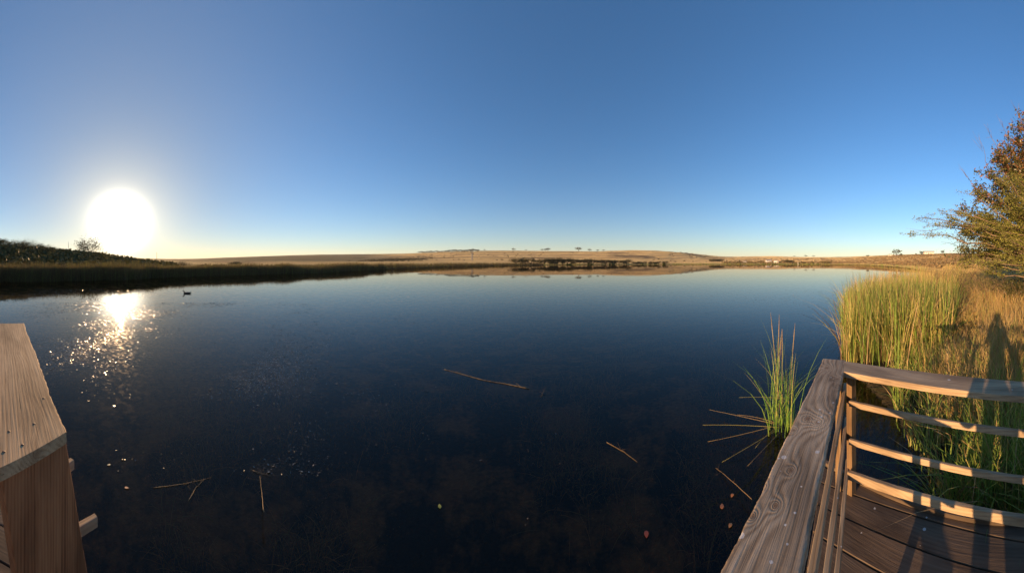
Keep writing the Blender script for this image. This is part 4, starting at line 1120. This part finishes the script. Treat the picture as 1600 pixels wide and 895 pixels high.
stick('twig', [(294, 783), (306, 762), (320, 748)], .0042, 'short forked twig in the weeds at lower left, near the post', M_STEM, 'twig', hs_=[.003, .006, .01])
stick('fallen_reed', [(240, 762), (280, 757), (330, 746)], .0038, 'faint reed stem lying flat on the water right of the left post', M_STEM, 'reed stem', lift=.004)
stick('fallen_reed', [(395, 735), (425, 744)], .0038, 'short reed stem lying above the thin pale upright stem', M_STEM, 'reed stem', lift=.01)
stick('fallen_reed', [(845, 620), (852, 606)], .005, 'tiny upright stem right of the end of the long stick', M_STEM, 'reed stem', hs_=[0, .06])
def leafy(name, x_, y_, s, colr, label):
    m = mat(name + '_col', colr, .5, .4, transl=.2)
    bm = bmesh.new(); n = 7; L_, R_ = [], []
    for k in range(n):
        t = k / (n - 1); w = sin(pi * t ** .8) * .28 * s; zz = .006 + .12 * s * (t - .5) ** 2
        L_.append(bm.verts.new((t * s - s / 2, -w, zz + w * .25))); R_.append(bm.verts.new((t * s - s / 2, w + 1e-4, zz + w * .25)))
    for k in range(n - 1): bm.faces.new((L_[k], L_[k + 1], R_[k + 1], R_[k]))
    me = bpy.data.meshes.new(name); bm.to_mesh(me); bm.free()
    o = link(name, me, m); o.location = P(x_, y_); o.rotation_euler = (0, 0, rnd.uniform(0, 6)); return tag(o, label, 'leaf')
leafy('floating_leaf', 1010, 836, .075, (.28, .07, .04), 'reddish leaf floating in the dark water left of the grey beam')
leafy('floating_leaf', 687, 792, .06, (.36, .36, .07), 'yellow green leaf floating below centre')
leafy('floating_leaf', 1144, 775, .06, (.60, .22, .07), 'orange leaf floating beside the grey beam, upper one of three')
leafy('floating_leaf', 1128, 792, .07, (.48, .18, .07), 'orange brown leaf floating beside the grey beam, middle one of three')
leafy('floating_leaf', 1141, 822, .06, (.40, .20, .08), 'tan leaf floating beside the grey beam, lowest of three')
leafy('floating_leaf', 170, 727, .045, (.70, .65, .35), 'pale leaf floating right of the left post')
leafy('floating_leaf', 198, 763, .05, (.60, .28, .15), 'small pinkish leaf floating right of the broad post')

# floating weed fragments: tiny flakes on the surface
def flakes():
    P_ = []
    def add(n, x0, x1, d0, d1, thr, sc, dens=None):
        p = scatter_px(n, x0, x1, d0, d1, 2)
        X_ = 800 + np.arctan2(p[:, 0], p[:, 1]) * R; e_ = np.clip(np.minimum(X_ - x0, x1 - X_) / (.22 * (x1 - x0)), 0, 1)
        p = p[rng.uniform(0, 1, n) < e_]; n = len(p)
        v = hnoise(p[:, 0] * sc, p[:, 1] * sc) + .6 * hnoise(p[:, 0] * sc * 3.7 + 9, p[:, 1] * sc * 3.7) + rng.normal(0, .18, n)
        dk = np.clip((np.hypot(p[:, 0], p[:, 1]) - d0) / (.35 * d0), 0, 1); P_.append(p[(v > thr) & (rng.uniform(0, 1, n) < .15 + .85 * dk)])
    add(220000, 20, 520, 3.2, 17, .0, .8)
    add(9000, 120, 330, 3.6, 14, -.1, 1.1)
    add(20000, 350, 1000, 3.2, 13, .35, 1.0)
    add(8000, 860, 1330, 5, 22, .32, .6)
    add(9000, -100, 300, 16, 25.5, .0, .5)
    add(8000, 1040, 1340, 12, 38, .38, .3)
    add(5000, 560, 1200, 2.6, 5, .42, 1.3)
    add(5000, 250, 460, 12, 30, .42, .3)
    p = np.concatenate(P_); n = len(p); d = np.hypot(p[:, 0], p[:, 1])
    L_ = rng.gamma(2.0, .008, n).clip(.005, .05) * np.interp(d, [3, 25], [.8, 2.6])
    az = rng.uniform(0, 2 * pi, n); w = rng.uniform(.2, .6, n) * L_
    tz = rng.normal(0, .16, n); tw = rng.normal(0, .24, n)
    a = np.stack([np.cos(az), np.sin(az), tz], 1); b = np.stack([-np.sin(az), np.cos(az), tw], 1)
    c = np.column_stack([p, .003 + .5 * np.abs(tz) * L_ + .5 * np.abs(tw) * w])
    co = np.stack([c - a * L_[:, None] * .5, c + b * w[:, None] * .5, c + a * L_[:, None] * .5, c - b * w[:, None] * .5], 1)
    return mesh_np('floating_weed', co.reshape(-1, 3), 4, np.arange(n * 4), rng.integers(0, 2, n))
M_FL1 = mat('wet_weed_fragment', (.10, .075, .045), .22, 1.0); M_FL2 = mat('pale_weed_fragment', (.22, .18, .13), .3, 1.0)
tag(link('floating_weed', flakes(), [M_FL1, M_FL2]), 'specks of weed scattered over the water surface', 'water weed', kind='stuff')
# submerged weed strands
def strands():
    t = []
    n = 9000
    p = np.concatenate([scatter_px(30000, 430, 1180, 2.4, 9, 2), scatter_px(4000, 250, 520, 2.4, 7, 2), scatter_px(1300, 1330, 1480, 2.3, 6, 2)]); v = hnoise(p[:, 0] * 1.1 + 3, p[:, 1] * 1.1) + .5 * hnoise(p[:, 0] * 3.1, p[:, 1] * 3.1) + rng.normal(0, .1, len(p))
    p = p[v > .02]; n = len(p)
    q = np.column_stack([p, -rng.uniform(.16, .42, n)])
    return blades('water_weed', q, np.minimum(rng.uniform(.12, .34, n), -q[:, 2] - .01), rng.uniform(.004, .014, n), rng.gamma(2.5, .35, n).clip(.1, 1.8), rng.uniform(0, 2 * pi, n), rng.integers(0, 2, n), seg=4)
M_SW1 = mat('submerged_weed_brown', (.55, .34, .16), .8, .1, transl=.3); M_SW2 = mat('submerged_weed_olive', (.34, .28, .11), .8, .1, transl=.3)
def weed_tufts():
    c = np.concatenate([scatter_px(4200, 470, 1180, 2.5, 8.5, 2), scatter_px(500, 240, 520, 2.5, 6, 2)])
    v = hnoise(c[:, 0] * 1.1 + 3, c[:, 1] * 1.1) + .5 * hnoise(c[:, 0] * 3.1, c[:, 1] * 3.1) + rng.normal(0, .12, len(c)); c = c[v > .05]
    n = len(c); m = 46
    o = rng.normal(size=(n, m, 3)) * np.array([.085, .085, .03]) * rng.uniform(.5, 1.5, n)[:, None, None]
    z = -rng.uniform(.03, .22, n)[:, None] + np.minimum(o[..., 2], .02)
    q = np.stack([c[:, None, 0] + o[..., 0], c[:, None, 1] + o[..., 1], np.minimum(z, -.006)], -1).reshape(-1, 3)
    return leaf_quads('weed_tufts', q, rng.uniform(.008, .028, len(q)), rng.integers(0, 2, len(q)), aspect=.28)
tag(link('water_weed', weed_tufts(), [M_SW1, M_SW2]), 'feathery brown weed tufts just under the surface near the deck', 'water weed', kind='stuff')
tag(link('water_weed', strands(), [M_SW1, M_SW2]), 'brown weed strands growing just under the dark water', 'water weed', kind='stuff')

# duck swimming near the left bank
def duck():
    loc = P(293, 458.5); e = empty('duck', loc, 'small dark duck swimming near the left bank reeds', 'duck', None, radians(100))
    bm = bmesh.new(); bmesh.ops.create_uvsphere(bm, u_segments=16, v_segments=10, radius=1)
    for v_ in bm.verts:
        x_, y_, z_ = v_.co; tail = max(0, -x_)
        v_.co = Vector((x_ * .20, y_ * .085 * (1 - .45 * tail), z_ * .07 + .035 + tail ** 2 * .05))
    nk = bmesh.new()
    me = bpy.data.meshes.new('body'); bm.to_mesh(me); bm.free()
    M_D = mat('duck_brown', (.06, .045, .035), .6, .2)
    b_ = link('body', me, M_D, e)
    for p_ in me.polygons: p_.use_smooth = True
    t = Tubes(10); t.add([(.14, 0, .05), (.17, 0, .12), (.175, 0, .18), (.19, 0, .215), (.215, 0, .215), (.235, 0, .205)], [.04, .028, .026, .037, .034, .012]); link('head', t.mesh('head'), M_D, e)
    t = Tubes(6); t.add([(.225, 0, .207), (.25, 0, .2), (.275, 0, .197)], [.013, .01, .005]); link('bill', t.mesh('bill'), mat('bill_grey', (.2, .15, .08), .4), e)
    e.rotation_euler = (0, 0, radians(246)); e.scale = (1.6, 1.7, 1.05)
duck()

# the photographer, standing under the raised phone: throws the long shadow over deck, rail and reeds
def skin_mesh(name, verts, edges, radii, m, parent, levels=2, root=0):
    me = bpy.data.meshes.new(name); me.from_pydata(verts, edges, [])
    o = bpy.data.objects.new(name, me); COL.objects.link(o); o.parent = parent; me.materials.append(m)
    md = o.modifiers.new('skin', 'SKIN'); md.use_smooth_shade = True
    for k, r_ in enumerate(radii):
        me.skin_vertices[0].data[k].radius = r_ if hasattr(r_, '__len__') else (r_, r_)
    me.skin_vertices[0].data[root].use_root = True
    sb_ = o.modifiers.new('sub', 'SUBSURF'); sb_.levels = sb_.render_levels = levels
    return o
fh = SUN_HEAD + pi     # facing away from the sun
pe = empty('person', Vector((-.06 * sin(fh), -.06 * cos(fh), DZ + .003)), 'photographer in dark clothes holding up a phone on the deck under the camera', 'person', None, -fh)
# local frame: +Y forward, X right; height about 1.5 m to the crown
SK = mat('skin', (.42, .25, .17), .5, .4); JK = mat('navy_jacket', (.03, .035, .06), .9, .1); TR = mat('grey_trousers', (.07, .07, .075), .9, .1); HR = mat('dark_hair', (.03, .02, .015), .7, .3); SH = mat('shoe_black', (.02, .02, .02), .5, .4)
V_ = [(0, 0, .80), (0, 0, .98), (0, -.01, 1.14), (0, -.01, 1.24), (0, 0, 1.31), (0, .02, 1.37), (0, .02, 1.46),
      (-.15, -.01, 1.21), (-.21, .04, 1.05), (-.15, .12, 1.24), (-.085, .13, 1.42), (.15, -.01, 1.21), (.21, .04, 1.05), (.15, .12, 1.24), (.085, .13, 1.42),
      (-.085, 0, .74), (-.10, .02, .42), (-.11, -.02, .09), (-.12, .10, .035), (.085, 0, .74), (.10, .02, .42), (.11, -.02, .09), (.12, .10, .035)]
E_ = [(0, 1), (1, 2), (2, 3), (3, 4), (4, 5), (5, 6), (3, 7), (7, 8), (8, 9), (9, 10), (3, 11), (11, 12), (12, 13), (13, 14), (0, 15), (15, 16), (16, 17), (17, 18), (0, 19), (19, 20), (20, 21), (21, 22)]
RR_ = [(.14, .10), (.125, .09), (.145, .10), (.10, .07), .048, .075, .07, .055, .042, .034, .025, .055, .042, .034, .025, .078, .052, .036, .03, .078, .052, .036, .03]
skin_mesh('body', V_, E_, RR_, SK, pe)
skin_mesh('jacket', [(0, 0, .78), (0, 0, .98), (0, -.01, 1.14), (0, -.01, 1.235), (-.15, -.01, 1.21), (-.21, .04, 1.05), (-.152, .118, 1.235), (-.11, .127, 1.34), (.15, -.01, 1.21), (.21, .04, 1.05), (.152, .118, 1.235), (.11, .127, 1.34)],
          [(0, 1), (1, 2), (2, 3), (3, 4), (4, 5), (5, 6), (6, 7), (3, 8), (8, 9), (9, 10), (10, 11)], [(.165, .125), (.15, .115), (.165, .12), (.12, .09), .07, .056, .048, .042, .07, .056, .048, .042], JK, pe)
skin_mesh('trousers', [(0, 0, .82), (-.085, 0, .74), (-.10, .02, .42), (-.11, -.02, .11), (.085, 0, .74), (.10, .02, .42), (.11, -.02, .11)], [(0, 1), (1, 2), (2, 3), (0, 4), (4, 5), (5, 6)], [(.15, .115), .092, .066, .055, .092, .066, .055], TR, pe)
for sx in (-1, 1):
    skin_mesh('shoe', [(sx * .11, -.05, .045), (sx * .115, .05, .045), (sx * .125, .16, .035)], [(0, 1), (1, 2)], [(.045, .045), (.045, .042), (.036, .03)], SH, pe)
    # palm and five fingers closed round the phone
    wx = sx * .085
    hv = [(wx, .13, 1.42), (wx * .85, .135, 1.475)]; he = [(0, 1)]; hr = [(.025, .018), (.036, .016)]
    for k in range(4):
        b0 = len(hv); zz = 1.465 + k * .021
        hv += [(wx * .78, .142, zz + .012), (wx * .62, .150, zz + .024), (wx * .42, .147, zz + .028)]; he += [(1, b0), (b0, b0 + 1), (b0 + 1, b0 + 2)]; hr += [.0095, .0085, .0075]
    b0 = len(hv); hv += [(wx * .80, .118, 1.46), (wx * .60, .112, 1.485), (wx * .45, .118, 1.50)]; he += [(1, b0), (b0, b0 + 1), (b0 + 1, b0 + 2)]; hr += [.012, .010, .009]
    skin_mesh('hand', hv, he, hr, SK, pe, 2)
bm = bmesh.new(); bmesh.ops.create_uvsphere(bm, u_segments=20, v_segments=12, radius=1)
for v_ in bm.verts:
    v_.co = Vector((v_.co.x * .088, v_.co.y * .098 - .005, v_.co.z * .092 + 1.455)); 
    if v_.co.y > .045 and v_.co.z < 1.49: v_.co.y = .045
me = bpy.data.meshes.new('hair'); bm.to_mesh(me); bm.free(); link('hair', me, HR, pe)
for p_ in me.polygons: p_.use_smooth = True
# face details
fm = Tubes(6); fm.add([(0, .085, 1.445), (0, .112, 1.42), (0, .09, 1.408)], [.008, .013, .006]); link('nose', fm.mesh('nose'), SK, pe)

# ------------------------------------------------------------------ air
me = bpy.data.meshes.new('haze'); a_ = 3800; z0, z1 = -4.0, 160.0
v = [(x_, y_, z_) for z_ in (z0, z1) for x_, y_ in ((-a_, -a_), (a_, -a_), (a_, a_), (-a_, a_))]
me.from_pydata(v, [], [(3, 2, 1, 0), (4, 5, 6, 7), (0, 1, 5, 4), (1, 2, 6, 5), (2, 3, 7, 6), (3, 0, 4, 7)]); me.update()
mh = bpy.data.materials.new('haze_air'); mh.use_nodes = True; nn_ = mh.node_tree.nodes; nn_.clear()
oo_ = nn_.new('ShaderNodeOutputMaterial'); pv = nn_.new('ShaderNodeVolumePrincipled')
pv.inputs['Color'].default_value = (.95, .9, .85, 1); pv.inputs['Density'].default_value = .000045; pv.inputs['Anisotropy'].default_value = .25
mh.node_tree.links.new(pv.outputs[0], oo_.inputs['Volume'])
tag(link('haze', me, mh), 'thin warm morning haze', kind='stuff')

# tell look-alikes apart by their place in the row
ORD = 'first second third fourth fifth sixth seventh eighth ninth tenth eleventh twelfth thirteenth fourteenth fifteenth sixteenth seventeenth eighteenth nineteenth twentieth'.split()
def colx(o): return atan2(o.location.x, o.location.y)
def number(sel, text, right=False):
    sel = sorted(sel, key=colx, reverse=right)
    for k, o in enumerate(sel[:20]): o['label'] = text % ORD[k]
def grp(g, lab): return [o for o in COL.objects if o.get('group') == g and o.get('label', '').startswith(lab)]
tl_ = grp(GL, 'dark flat topped tree in the row')
bk = [o for o in tl_ if o.location.length > 72]; fr = [o for o in tl_ if o.location.length <= 72]
number(bk, 'dark flat topped tree on the left bank skyline, %s from the left'); number(fr, 'dark flat topped tree low on the left bank behind the reeds, %s from the left')
fs_ = sorted(grp(GF, 'dark flat topped tree in the row'), key=colx)
big_ = [o for o in fs_ if o.scale[0] > .75]; sm_ = [o for o in fs_ if o.scale[0] <= .75]
h_ = len(big_) // 2
number(big_[:h_], 'large flat topped tree of the far shore row, %s from its left end'); number(big_[h_:], 'large flat topped tree of the far shore row, %s from its right end', True)
h_ = len(sm_) // 2
number(sm_[:h_], 'small flat topped tree under the far shore row, %s from its left end'); number(sm_[h_:], 'small flat topped tree under the far shore row, %s from its right end', True)
number(grp('green shrubs below the far trees', 'bright'), 'bright green shrub at the water below the far tree row, %s from the left')
number(grp('tree cluster at the right end of the golden hill', 'dark'), 'dark tree where golden hill meets far shore, %s of its cluster from left')
number(grp('tree cluster by the far houses', 'dark'), 'dark tree right of the far white houses, %s of its cluster from the left')
